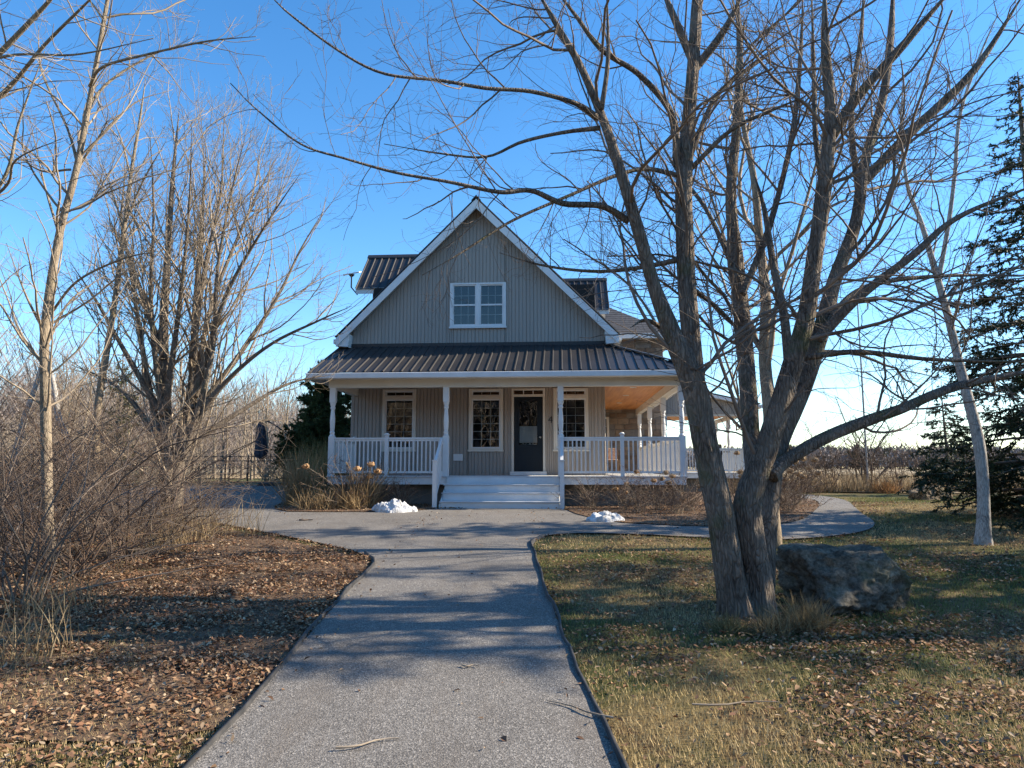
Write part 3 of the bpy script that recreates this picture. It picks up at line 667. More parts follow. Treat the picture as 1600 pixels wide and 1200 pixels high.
NM = MB().box(-.045, .045, -.045, .045, 0, 1.0).prism([(-.065, -.065, 1.0), (.065, -.065, 1.0), (.065, .065, 1.0), (-.065, .065, 1.0)], (0, 0, .025)).lathe([(.055, 1.025), (.05, 1.04), (.02, 1.055)], 12).mesh('newel')
def newel(parent, x, y, z=DZ): n = link('newel', NM, MT['white'], parent); n.location = (x, y, z); return n
w = .072
for a, b in ((PX0 + w, -1.98 - .045), (-1.98 + .045, -.51 - w), (2.30 + w, 3.77 - .045), (3.77 + .045, PX1 - w)): railing(porch, (a, PY), (b, PY))
newel(porch, -1.98, PY); newel(porch, 3.77, PY)
railing(porch, (PX0, PY + w), (PX0, -.09)); newel(porch, PX0, -.06)
for a, b in ((PY + w, 1.1 - w), (1.1 + w, 4.2 - w), (4.2 + w, 7.3 - w)): railing(porch, (PX1, a), (PX1, b))
# steps
steps = MB().box(-.45, 2.24, -2.9, PY - .12, .5, .78).build('steps', MT['white'], porch)
for a in (-.5, 2.25): MB().prism([(a, -2.98, .5), (a, PY - .1, .5), (a, PY - .1, DZ - .2), (a, -2.98, .74)], (.04, 0, 0)).build('stringer', MT['white'], steps)
rise = .187
for k in range(4):
    yk = PY - .11 - k * .285; zt_ = DZ - .03 - k * rise
    MB().box(-.455, 2.245, yk - .0, yk + .022, (zt_ - rise) if k < 3 else .5, zt_ - .002 - (.0 if k == 0 else .0)).build('riser', MT['white'], steps)
    if k < 3: MB().box(-.49, 2.28, yk - .315, yk - .002, DZ - (k + 1) * rise - .03, DZ - (k + 1) * rise).build('tread', MT['deck'], steps, .006)
for x in (-.60, 2.32):
    mb = MB(); mb.box(x - .05, x + .05, -3.02, -2.92, .5, 1.74); mb.box(x - .065, x + .065, -3.035, -2.905, 1.741, 1.77); nwl = mb.build('stair_newel', MT['white'], porch)
    mb = MB(); p, q = (x, -2.97, 1.70), (x if x < 0 else 2.32, PY - .05, 2.30)
    mb.bar(p, q, .07, .06); r = mb.build('stair_rail', MT['white'], porch); MB().bar((x, -2.97, .86), (q[0], PY - .1, 1.46), .04, .05).build('bottom_rail', MT['white'], r)
    for k in range(1, 8):
        t = k / 8; b = link('baluster', BM, MT['white'], r); b.location = (x, -2.97 + .9 * t, .88 + .6 * t); b.scale = (1, 1, 1.0)
# pavilion behind the side porch
pav = hroot('pavilion', 'white-posted open pavilion with lean-to roof at the far right of the house', 'pavilion')
mb = MB(); mb.box(6.22, 9.45, 8.45, 13.7, DZ - .2, DZ - .03); pdk = mb.build('deck', MT['white'], pav)
mb = MB(); mb.box(6.4, 9.3, 8.8, 13.5, .4, DZ - .2); mb.build('foundation', MT['concrete'], pav)
for yy in np.arange(8.43, 13.6, .14):
    b = link('deck_board', bmsh, MT['deck'], pdk); b.location = (6.22, yy, DZ - .028); b.scale = (3.25, 1, 1)
for x, y in ((9.3, 8.6), (9.3, 11.1), (9.3, 13.5), (6.32, 8.6)):
    p = link('post', PM, MT['white'], pav); p.location = (x, y, DZ)
railing(pav, (6.40, 8.6), (9.22, 8.6)); railing(pav, (9.3, 8.68), (9.3, 11.02)); railing(pav, (9.3, 11.18), (9.3, 13.42))
mb = MB(); mb.box(6.22, 9.38, 8.52, 8.68, 3.567, 3.72); mb.box(9.22, 9.38, 8.68, 13.58, 3.569, 3.72); mb.build('beam', MT['cream'], pav)
mb = MB(); mb.prism([(6.21, 8.5, 3.64), (9.5, 8.5, 3.64), (9.5, 8.5, 3.94), (6.21, 8.5, 4.68)], (0, .03, 0)); gp = mb.build('gable_panel', MT['siding'], pav)
siding(gp, 6.21, 9.5, 8.5, 3.65, lambda x: 4.68 - (x - 6.21) * .225 - .01, [])
mb = MB(); mb.prism([(6.21, 8.2, 4.68), (9.85, 8.2, 3.86), (9.85, 8.2, 3.98), (6.21, 8.2, 4.80)], (0, 5.8, 0)); pr = mb.build('roof', MT['white'], pav)
roof_sheet(pr, (9.87, 8.18, 3.98), (0, 1, 0), (-3.64, 0, .82), 0, 5.84, lambda u: 0, lambda u: 3.74, .38)
mb = MB(); mb.box(9.87, 9.96, 8.15, 14, 3.84, 3.97); mb.build('gutter', MT['white'], pr)
pc = MB().box(6.22, 9.22, 8.7, 13.5, 3.742, 3.76).build('ceiling', MT['wood'], pav)
for xx in np.arange(6.23, 9.1, .118): MB().box(xx, xx + .112, 8.7, 13.5, 3.722, 3.74).build('plank', MT['wood'], pc, .003)

# satellite dish on the left dormer eave
dish = thing('satellite_dish', 'flat white satellite internet dish on a bent pole above the left dormer', 'dish', tuple(hw(-4.0, 1.72, 7.0)), HZ)
mb = MB(); mb.bar((.08, 0, -.12), (-.12, 0, .12), .035, .035); mb.bar((-.12, 0, .11), (-.12, 0, .5), .035, .035); mb.build('pole', MT['black'], dish)
pl = MB().box(-.26, .26, -.16, .16, -.02, .02).build('panel', MT['white'], dish, .012); pl.location = (-.1, 0, .56); pl.rotation_euler = (R(18), R(-9), 0)
MB().lathe([(.10, .48), (.05, .42)], 12, (-.12, 0, .04)).build('mount', MT['black'], dish)

# grill on the pavilion
gr = thing('barbecue_grill', 'dark covered barbecue grill standing on the pavilion deck', 'grill', tuple(hw(8.25, 9.3, DZ)), HZ)
mb = MB(); th = np.linspace(0, math.pi, 10); mb.prism([(-.32, .24 * math.cos(t), .86 + .26 * math.sin(t)) for t in th], (.64, 0, 0)); mb.build('lid', MT['black'], gr)
MB().box(-.33, .33, -.25, .25, .70, .855).build('firebox', MT['black'], gr, .01)
for sx in (-.29, .29):
    for sy in (-.2, .2): MB().box(sx - .02, sx + .02, sy - .02, sy + .02, 0, .7).build('leg', MT['black'], gr)
MB().box(-.31, .31, -.22, .22, .14, .17).build('shelf', MT['black'], gr); MB().box(.34, .62, -.2, .2, .80, .83).build('side_table', MT['black'], gr)
MB().bar((-.2, -.28, .95), (.2, -.28, .95), .025, .025).build('handle', MT['brass'], gr)
# porch chair
chw = M('honey_wood', (.26, .17, .10), None, 6, .5); flo = M('floral_cushion', (.60, .50, .38), (.40, .18, .12), 16, .9)
ch = thing('porch_chair', 'small wooden chair with floral cushion on the side porch by the stone wall', 'chair', tuple(hw(4.12, 6.6, DZ)), HZ)
for sx in (-.2, .2):
    MB().box(sx - .02, sx + .02, -.22, -.18, 0, .42).build('leg', chw, ch); MB().box(sx - .02, sx + .02, .18, .22, 0, .92).build('leg', chw, ch)
MB().box(-.23, .23, -.23, .23, .42, .45).build('seat', chw, ch); MB().box(-.19, .19, -.2, .17, .452, .51).build('cushion', flo, ch, .02); MB().box(-.18, .18, .14, .175, .52, .9).build('backrest', flo, ch, .015)

# ================================================================== TREES
def tree(name, label, cat, base, stems, bark_m, twig_m, levels, group=None, rows_m=26, S=20, rough=.06, flare=.0, seed=1, trunk_n=1, trunk_label=None):
    """stems: list of (pts, rad) world; first trunk_n are trunk, others limbs"""
    t = thing(name, label, cat, tuple(base), 0, group); b = np.array(base)
    P = []; Rr = []
    for k, (p, r) in enumerate(stems):
        if k < trunk_n: p = np.concatenate([[p[0] - np.array([0, 0, .35])], p]); r = np.concatenate([[r[0]], r])
        L = np.linalg.norm(np.diff(p, axis=0), axis=1).sum(); big = max(r) > .035
        v, f = stem_mesh(p - b, r, S if big else 9, max(10, int(L * (rows_m if big else 12))), rough if big else .03, seed + k, flare if k < trunk_n else 0)
        link('trunk' if k < trunk_n else 'limb', np_mesh('trunk' if k < trunk_n else 'limb', v, f, True), bark_m, t)
        q = catmull(np.c_[p - b, np.asarray(r)[:, None]], 24); P.append(q[:, :3]); Rr.append(np.maximum(q[:, 3], .003))
    cur = [(np.array(P), np.array(Rr))]; out = []
    for lv in levels:
        lv = dict(lv); S_ = lv.pop('S', 3); src = lv.pop('src', 'last'); nxt = []
        for pts, rad in (cur if src == 'last' else src_all):
            c = grow(pts, rad, **lv)
            if len(c[0]): nxt.append(c); out.append((c[0], c[1], S_))
        src_all = cur + nxt; cur = nxt
    if out:
        v, f = join_tubes(out); link('crown', np_mesh('crown', v, f, True), twig_m, t)['kind'] = 'stuff'
    return t
def LP(px, Y0, Y1, *w): return limb_path(px, Y0, Y1, w)

# --- main multi-stemmed tree by the boulder
B = gh(1170, 962)
yb = B[1]
WS[0] = .97
stems = [
    LP([(1160, 1000), (1150, 940), (1140, 890), (1125, 800), (1104, 700), (1085, 605), (1058, 540), (1036, 485), (1020, 440), (1000, 370), (976, 290), (947, 200), (910, 110), (876, 50), (836, -20)], yb, yb - .55, 62, 50, 44, 43, 41, 40, 33, 27, 22, 21, 19, 16, 13, 11, 9),
    LP([(1188, 1000), (1185, 940), (1181, 890), (1168, 790), (1196, 705), (1228, 605), (1258, 500), (1270, 420), (1283, 330), (1293, 240), (1297, 170), (1290, 80), (1288, -30)], yb + .03, yb - .3, 56, 48, 44, 44, 36, 34, 29, 27, 26, 22, 18, 15, 12),
    LP([(1090, 640), (1086, 590), (1080, 530), (1073, 450), (1070, 370), (1069, 300), (1075, 200), (1083, 100), (1089, 0), (1092, -50)], yb - .03, yb + .35, 30, 32, 32, 30, 30, 29, 24, 21, 18, 15),
    LP([(1192, 960), (1196, 860), (1204, 780), (1216, 700), (1255, 600), (1288, 500), (1305, 435), (1338, 345), (1352, 250), (1380, 150), (1392, 50), (1396, -40)], yb + .14, yb + 1.3, 34, 32, 30, 29, 29, 27, 23, 20, 17, 14, 11, 9),
    LP([(1185, 860), (1180, 770), (1175, 690), (1169, 600), (1160, 500), (1152, 420), (1142, 310), (1150, 205), (1156, 90), (1150, -30)], yb + .25, yb + 2.0, 26, 27, 28, 29, 28, 24, 18, 15, 12, 10),
    LP([(1205, 745), (1228, 720), (1290, 684), (1357, 657), (1410, 638), (1470, 612), (1530, 595), (1640, 575)], yb + .15, yb + .9, 24, 22, 20, 18, 17, 15, 12, 8),
    LP([(1236, 610), (1226, 500), (1208, 410), (1195, 330), (1178, 270)], yb + .1, yb + 1.0, 18.04, 14.76, 11.48, 8.2, 4.92),
    LP([(1300, 210), (1345, 145), (1410, 72), (1490, -20)], yb - .2, yb - .5, 19.68, 16.4, 13.94, 10.66),
    LP([(1292, 330), (1275, 220), (1272, 120), (1268, -20)], yb - .1, yb + .5, 11.48, 9.02, 7.38, 4.92),
    LP([(1348, 285), (1430, 200), (1520, 112), (1600, -10)], yb + 1.0, yb + .9, 18.04, 15.58, 12.3, 8.2),
    LP([(1278, 530), (1345, 462), (1425, 400), (1500, 338), (1640, 280)], yb + .3, yb + .1, 18.04, 14.76, 12.3, 9.02, 6.56),
    LP([(1280, 520), (1345, 452), (1460, 432), (1640, 430)], yb + .5, yb + 1.3, 10.66, 9.02, 6.56, 4.1),
    LP([(1252, 560), (1340, 550), (1460, 562), (1640, 566)], yb + .2, yb - .3, 10.66, 9.02, 6.56, 4.1),
    LP([(1345, 330), (1330, 180), (1345, 60), (1350, -20)], yb + 1.1, yb + 1.6, 11.48, 9.84, 7.38, 5.74),
    LP([(935, 185), (900, 162), (830, 143), (760, 138), (690, 126), (600, 115), (530, 80), (450, 20), (420, -10)], yb - .45, yb - 1.3, 12.3, 9.02, 7.38, 6.56, 5.74, 4.92, 4.1, 3.28, 2.46),
    LP([(982, 345), (940, 322), (880, 318), (830, 298), (780, 300), (700, 284), (620, 270), (540, 248), (470, 225), (400, 170), (360, 130)], yb - .3, yb - 1.2, 13.12, 10.66, 9.84, 8.2, 7.38, 5.74, 4.92, 4.1, 3.28, 2.46, 1.64),
    LP([(938, 200), (880, 207), (815, 222), (760, 245), (690, 240), (600, 225)], yb - .4, yb - .3, 9.02, 6.56, 5.74, 4.1, 3.28, 1.64),
    LP([(1062, 275), (1010, 264), (960, 275), (895, 303), (800, 345), (720, 395), (660, 430)], yb + .2, yb - .6, 9.84, 7.38, 6.56, 5.74, 4.92, 3.28, 1.64),
    LP([(1064, 405), (1000, 418), (930, 424), (850, 415), (780, 395)], yb + .1, yb + .5, 9.84, 7.38, 5.74, 4.1, 2.46),
    LP([(1058, 260), (1050, 180), (1000, 118), (940, 78), (900, 25), (865, -20)], yb + .2, yb - .3, 13.94, 11.48, 9.84, 8.2, 6.56, 4.92),
    LP([(1082, 95), (1050, 20), (1030, -30)], yb + .3, yb + .4, 13.94, 11.48, 8.2),
    LP([(1084, 110), (1130, 50), (1165, -20)], yb + .3, yb + .1, 14.76, 12.3, 9.02),
    LP([(940, 170), (950, 90), (948, -20)], yb - .5, yb - .5, 9.02, 7.38, 5.74),
    LP([(1080, 240), (1120, 150), (1180, 100), (1240, 60)], yb + .2, yb + .6, 9.84, 8.2, 6.56, 4.1),
    LP([(1078, 265), (1140, 205), (1200, 175), (1260, 150)], yb + .2, yb - .4, 9.02, 7.38, 5.74, 3.28),
    LP([(1160, 460), (1200, 360), (1236, 220), (1250, 100), (1255, -10)], yb + .9, yb + 1.5, 12.3, 10.66, 9.02, 7.38, 5.74),
    LP([(1155, 440), (1105, 330), (1060, 270), (1020, 200)], yb + .9, yb + 2, 9.02, 7.38, 5.74, 4.1),
    LP([(1068, 440), (1120, 480), (1160, 520)], yb + .1, yb + .6, 8.2, 6.56, 4.92),
    LP([(1046, 520), (1010, 500), (985, 512)], yb - .1, yb - .35, 9.84, 6.56, 4.1),
]
T1 = tree('maple_tree', 'large multi-stemmed bare tree leaning over the lawn beside the big boulder', 'tree', B, stems, MT['bark_main'], MT['twig'],
     [dict(dens=4.2, ratio=.4, ang=.95, P=11, t0=.28, wig=.13, trop=.035, rr=.45, S=5, rmin=.003, lmax=2.6, lmin=.5, curl=.04),
      dict(dens=6.2, ratio=.52, ang=.85, P=8, t0=.1, wig=.17, trop=.02, rr=.5, S=4, rmin=.0019, lmax=1.4, lmin=.25, curl=.05),
      dict(dens=6.5, ratio=.55, ang=.8, P=6, t0=.1, wig=.2, trop=.02, S=3, rmin=.0014, lmax=.8, lmin=.12, curl=.05),
      dict(dens=2.6, ratio=.55, ang=.75, P=4, t0=.1, wig=.2, trop=.02, S=3, rmin=.0012, lmax=.4, lmin=.08, curl=.05)],
     trunk_n=2, flare=.30, S=40, rows_m=60, rough=.085)

# --- slender pale trees on the left bank
WS[0] = .78
B = gh(75, 880)
y0 = B[1]
tree('slender_tree', 'slender pale-barked bare tree rising through the left thicket, tallest on that side', 'tree', B,
     [LP([(75, 890), (74, 780), (71, 620), (71, 510), (92, 370), (120, 262), (145, 130), (168, 0), (178, -60)], y0, y0 - .3, 24, 21, 19, 17, 15, 13, 10, 8, 6),
      LP([(140, 135), (160, 105), (230, 85), (320, 65), (400, 57)], y0 - .3, y0 - 1.4, 7, 6, 5, 4, 3),
      LP([(122, 258), (105, 200), (65, 110), (60, 40)], y0 - .2, y0 + .3, 7, 5, 4, 2),
      LP([(121, 255), (150, 150), (230, 90), (300, 65)], y0 - .2, y0 + .6, 7, 6, 4, 2),
      LP([(98, 350), (130, 250), (205, 165), (270, 140)], y0 - .2, y0 + .5, 6, 5, 3, 2), LP([(110, 265), (60, 265), (0, 220)], y0 - .2, y0 + .4, 5, 4, 2),
      LP([(76, 495), (120, 440), (190, 405), (250, 392)], y0, y0 - .7, 6, 5, 4, 2), LP([(92, 365), (70, 290), (45, 180)], y0, y0 + .5, 6, 4, 2),
      LP([(73, 540), (110, 470), (180, 420)], y0, y0 + .8, 6, 4, 2), LP([(70, 520), (40, 460), (10, 380)], y0, y0 - .5, 6, 4, 2)],
     MT['bark_pale'], MT['twig_pale'],
     [dict(dens=5.0, ratio=.36, ang=.8, P=10, t0=.25, wig=.13, trop=.05, S=4, rmin=.0028, lmax=2.0, lmin=.4), dict(dens=5, ratio=.5, ang=.75, P=7, t0=.1, wig=.18, trop=.04, S=3, rmin=.002, lmax=1.0, lmin=.2),
      dict(dens=5, ratio=.5, ang=.75, P=4, t0=.1, wig=.2, S=3, rmin=.0016, lmax=.4, lmin=.08)], S=18, rows_m=24, rough=.04, flare=.3, seed=5)
B = np.array([*atY(150, 760, 13)[:2], 0]); B[2] = G(B[0], B[1])
tree('slender_tree', 'thin straight pale tree between the tall slender tree and the vase-shaped tree', 'tree', B,
     [LP([(148, 810), (152, 650), (165, 560), (178, 480), (195, 350), (205, 270), (218, 190), (228, 120)], 13, 13, 16, 14, 13, 11, 9, 7, 5, 3),
      LP([(195, 350), (225, 280), (260, 220)], 13, 12.4, 5, 4, 2), LP([(205, 280), (190, 220), (170, 170)], 13, 13.4, 5, 3, 2)],
     MT['bark_pale'], MT['twig_pale'],
     [dict(dens=6, ratio=.3, ang=.75, P=9, t0=.25, wig=.13, trop=.06, S=4, rmin=.003, lmax=1.7, lmin=.3), dict(dens=5.5, ratio=.5, ang=.75, P=6, t0=.1, wig=.2, S=3, rmin=.002, lmax=.8, lmin=.15), dict(dens=5, ratio=.5, ang=.75, P=5, t0=.1, wig=.2, S=3, rmin=.002, lmax=.7, lmin=.1)], S=14, rows_m=16, rough=.03, seed=9)
# --- vase-shaped tree
WS[0] = .66
B = np.array([*atY(268, 800, 13.6)[:2], 0]); B[2] = G(B[0], B[1])
yb = B[1]; rs = np.random.default_rng(3)
stems = [LP([(262, 830), (262, 740), (258, 640), (256, 500), (262, 400), (270, 280), (280, 170)], yb, yb + .3, 34, 30, 27, 22, 16, 10, 5),
         LP([(276, 830), (280, 720), (300, 600), (306, 480), (315, 350), (322, 230)], yb, yb + .8, 30, 27, 22, 16, 10, 4)]
for px, d in (([(285, 720), (330, 560), (340, 420), (362, 300), (384, 210)], -.6), ([(300, 650), (370, 560), (430, 470), (470, 390), (505, 330)], .5), ([(290, 680), (350, 600), (420, 540), (500, 500), (550, 478)], -.4),
              ([(252, 700), (225, 560), (205, 430), (185, 330), (158, 250)], .4), ([(254, 650), (236, 480), (240, 330), (234, 200)], -.7), ([(300, 640), (330, 480), (390, 330), (435, 240)], 1.0), ([(248, 640), (190, 540), (150, 470), (110, 410)], -.3),
              ([(258, 640), (280, 480), (295, 330), (300, 190)], -1.0), ([(305, 620), (350, 470), (410, 360), (470, 270)], -.9), ([(285, 700), (380, 640), (450, 600), (520, 585)], .8), ([(250, 690), (200, 620), (160, 590), (110, 570)], .7), ([(300, 560), (320, 420), (345, 300), (350, 180)], .2), ([(256, 560), (215, 440), (190, 350), (200, 240)], 1.2)):
    stems.append(LP(px, yb, yb + d * 1.6, 17, 12, 8, 5, 3))
tree('vase_shaped_tree', 'dense vase-shaped bare tree with many upright stems left of the house', 'tree', B, stems, MT['bark_grey'], MT['twig_pale'],
     [dict(dens=4.4, ratio=.42, ang=.6, P=10, t0=.12, wig=.12, trop=.08, S=4, rmin=.0045, lmax=2.6, lmin=.6), dict(dens=4.6, ratio=.5, ang=.6, P=7, t0=.1, wig=.16, trop=.05, S=3, rmin=.003, lmax=1.3, lmin=.3),
      dict(dens=4.5, ratio=.5, ang=.7, P=4, t0=.1, wig=.2, S=3, rmin=.0024, lmax=.6, lmin=.12)], S=16, rows_m=16, rough=.09, flare=.2, seed=14, trunk_n=2)
WS[0] = .8
# --- tree outside the left edge whose limbs reach in
B = np.array([-7.4, 8.2, 0]); B[2] = G(B[0], B[1])
pp = np.array([[-7.4, 8.2, B[2] - .1], [-7.3, 8.1, 2], [-7.1, 8, 4], [-6.9, 8, 6], [-6.8, 8, 8.5]])
tree('roadside_tree', 'bare tree at the left edge with limbs reaching into the top corner', 'tree', B,
     [(pp, np.array([.15, .13, .11, .09, .04])), LP([(-140, 190), (-40, 120), (60, 20), (110, -40)], 8, 7.2, 14, 12, 9, 6), LP([(-140, 260), (0, 150), (70, 70), (130, 10), (170, -30)], 8, 7, 12, 9, 7, 5, 3), LP([(-120, 440), (0, 290), (30, 190), (70, 80)], 8, 7.6, 10, 7, 5, 3),
      LP([(-140, 380), (0, 300), (25, 250), (100, 215)], 8, 7, 8, 6, 4, 2), LP([(-130, 150), (0, 90), (120, 85), (240, 60)], 8, 6.6, 9, 6, 4, 2)],
     MT['bark_pale'], MT['twig_pale'],
     [dict(dens=4.5, ratio=.36, ang=.8, P=9, t0=.3, wig=.14, trop=.05, S=4, rmin=.003, lmax=1.8, lmin=.4), dict(dens=5, ratio=.5, ang=.75, P=6, t0=.1, wig=.2, S=3, rmin=.002, lmax=.9, lmin=.12), dict(dens=2.2, ratio=.5, ang=.75, P=4, t0=.1, wig=.2, S=3, rmin=.0016, lmax=.4, lmin=.08)], S=16, rows_m=16, rough=.05, seed=25)
# --- birch on the right lawn
WS[0] = .76
B = gh(1537, 850)
y0 = B[1]
bt = tree('birch_tree', 'slender pale birch curving up from the right lawn in front of the spruce', 'tree', B,
     [LP([(1537, 862), (1536, 760), (1529, 690), (1512, 620), (1497, 560), (1480, 490), (1462, 425), (1440, 350), (1418, 290), (1408, 200), (1412, 120)], y0, y0 + .2, 26, 22, 22, 20, 17, 15, 13, 10, 8, 6, 4),
      LP([(1466, 440), (1482, 350), (1492, 270), (1500, 180), (1530, 90), (1560, 20)], y0 + .1, y0 - .3, 10, 9, 8, 7, 5, 4), LP([(1478, 480), (1520, 410), (1580, 380)], y0, y0 - .5, 6, 4, 2), LP([(1440, 350), (1390, 320), (1350, 290)], y0, y0 + .5, 5, 4, 2)],
     MT['bark_birch'], MT['twig'],
     [dict(dens=5, ratio=.32, ang=.75, P=9, t0=.35, wig=.14, trop=.03, S=4, rmin=.003, lmax=1.7, lmin=.4), dict(dens=5, ratio=.5, ang=.75, P=6, t0=.1, wig=.2, trop=-.02, S=3, rmin=.002, lmax=.8, lmin=.12), dict(dens=2.6, ratio=.5, ang=.7, P=4, t0=.1, wig=.2, S=3, rmin=.0016, lmax=.4, lmin=.08)], S=20, rows_m=24, rough=.025, flare=.25, seed=31)
# dark lenticel bands on the birch
tr = bt.children[0]; rb = np.random.default_rng(8)

# --- spruces
def spruce(name, label, base, H, Rmax, seed, h0=.4, dens=1.0, droop=.30, whorl=.27, col=((.018, .032, .016), (.055, .075, .03)), nl=.055, group=None, power=.8):
    rg = np.random.default_rng(seed); t = thing(name, label, 'tree', tuple(base), 0, group)
    p = np.array([[0, 0, -.1], [.02, 0, H * .4], [0, .02, H * .8], [0, 0, H]]); v, f = stem_mesh(p, [H * .018, H * .013, H * .006, .01], 12, 40, .05, seed, .2)
    link('trunk', np_mesh('trunk', v, f, True), MT['bark_grey'], t)
    hs = np.repeat(np.arange(h0, H * .98, whorl), int(7 * dens)); hs = hs + rg.normal(0, .07, len(hs)); az = rg.random(len(hs)) * 2 * np.pi
    L = Rmax * np.clip(1 - hs / H, .03, 1) ** power * (.7 + .4 * rg.random(len(hs))); u = np.linspace(0, 1, 9)
    rad = L[:, None] * u; z = hs[:, None] + rad * .12 - droop * L[:, None] * u ** 1.8 + .16 * L[:, None] * np.clip(u - .75, 0, 1) * 1.6
    az2 = az[:, None] + rg.normal(0, .12, (len(hs), 1)) * u
    pts = np.stack([rad * np.cos(az2), rad * np.sin(az2), z], -1); rr = (.006 + .011 * L[:, None]) * (1.05 - u)
    c1 = grow(pts, rr, 9 * dens, .26, .9, P=5, t0=.18, wig=.09, trop=-.05, rr=.4, rmin=.002, lmin=.12, flat=.75, rg=rg, lmax=.8)
    c2 = grow(c1[0], c1[1], 7 * dens, .5, .8, P=3, t0=.15, wig=.08, trop=-.05, rmin=.0015, lmin=.08, flat=.6, rg=rg, lmax=.35)
    v, f = join_tubes([(pts, rr, 5), (c1[0], c1[1], 3)]); link('limbs', np_mesh('limbs', v, f), MT['twig'], t)['kind'] = 'stuff'
    # needles along the branchlets
    A = []
    for q, dn in ((c1, 85), (c2, 95), ((pts[:, 3:], rr[:, 3:]), 80)):
        s = q[0]
        if len(s) == 0: continue
        seg0 = s[:, :-1].reshape(-1, 3); seg1 = s[:, 1:].reshape(-1, 3); l = np.linalg.norm(seg1 - seg0, axis=1); cnt = rg.poisson(l * dn * dens); i = np.repeat(np.arange(len(l)), cnt)
        tt = rg.random(len(i))[:, None]; A.append(np.concatenate([seg0[i] * (1 - tt) + seg1[i] * tt, (seg1 - seg0)[i] / (l[i][:, None] + 1e-9)], 1))
    A = np.concatenate(A); c = A[:, :3]; d = A[:, 3:]; n = len(A)
    rnd = rg.normal(size=(n, 3)); d = d * .8 + rnd * .5; d /= np.linalg.norm(d, axis=1, keepdims=True); s = np.cross(d, rg.normal(size=(n, 3))); s /= np.linalg.norm(s, axis=1, keepdims=True) + 1e-9
    ln = (nl * (.7 + .7 * rg.random(n)))[:, None]; wd = nl * .17
    V = np.stack([c - s * wd, c + s * wd, c + d * ln], 1).reshape(-1, 3); T = np.arange(n * 3).reshape(-1, 3)
    k = rg.random((n, 1)); cc = np.array(col[0]) * (1 - k) + np.array(col[1]) * k
    br = rg.random((n, 1)) < .06; cc = np.where(br, np.array([[.10, .075, .04]]), cc)
    link('foliage', np_mesh('foliage', V, [T], False, np.repeat(cc, 3, 0)), MT['needle'], t)['kind'] = 'stuff'
    return t
def gpt(x, y, dz=0): return np.array([x, y, float(G(x, y)) + dz])
spruce('spruce_tree', 'tall dark green spruce at the right edge behind the birch', gpt(*atY(1642, 700, 13.4)[:2]), 8.9, 2.6, 4, .3, 1.0, nl=.075, power=.75)
spruce('spruce_tree', 'small dark spruce far back on the right beside the low boulder', gpt(*atY(1482, 760, 24.5)[:2]), 3.9, 1.6, 6, .15, .9, nl=.1)
spruce('spruce_tree', 'tall spruce standing beyond the right edge of the picture', gpt(15.5, 15.5), 8.0, 2.6, 8, .3, .6, nl=.12)
spruce('spruce_tree', 'unseen spruce added on the near right to shade the drive and boulder', gpt(10.6, 8.0), 9.0, 2.6, 18, .3, .8, nl=.11)  # unseen spruce, added for solid shade on the drive and boulder
spruce('spruce_tree', 'slim unseen spruce added nearest the right of the camera to shade the drive', gpt(12.6, 7.0), 9.8, 2.3, 19, .4, .7, nl=.11)  # unseen as well, added to shade the nearer stretch of drive
spruce('spruce_tree', 'broad unseen spruce added between the unseen trees on the right to shade the drive', gpt(13.8, 10.2), 9.5, 2.5, 20, .3, .7, nl=.11)  # unseen, added for more shade further up the drive
spruce('cedar_tree', 'bushy dark cedar at the left corner of the porch', gpt(*atY(505, 745, 26.5)[:2]), 4.7, 1.75, 9, .05, 1.6, droop=-.25, whorl=.2, col=((.035, .05, .016), (.13, .15, .045)), nl=.11, power=.55)
for k, (px, lab) in enumerate([([(12, 790), (22, 720), (38, 655), (60, 590), (75, 520)], 'white leaning birch far back at the left edge of the woods'), ([(118, 800), (108, 700), (92, 655), (84, 600), (70, 540)], 'white birch leaning left in the woods behind the slender tree')]):
    P = atY(px[0][0], 760, 18.5); tree('birch_tree', lab, 'tree', gpt(P[0], P[1]), [LP(px, 18.5, 18.5, 15, 13, 12, 9, 4)], MT['bark_birch'], MT['twig_pale'], [dict(dens=4, ratio=.3, ang=.7, P=7, t0=.4, wig=.14, trop=.05, S=3, rmin=.004, lmax=1.2, lmin=.3), dict(dens=4, ratio=.5, ang=.7, P=5, t0=.1, wig=.2, S=3, rmin=.003, lmax=.6, lmin=.15)], S=12, rows_m=10, rough=.02, seed=50 + k)
spruce('cedar_tree', 'narrow pale green cedar in the woods behind the vase-shaped tree', gpt(*atY(180, 745, 27)[:2]), 5.2, 1.1, 10, .1, .8, droop=-.25, col=((.05, .06, .02), (.13, .13, .05)), nl=.1)

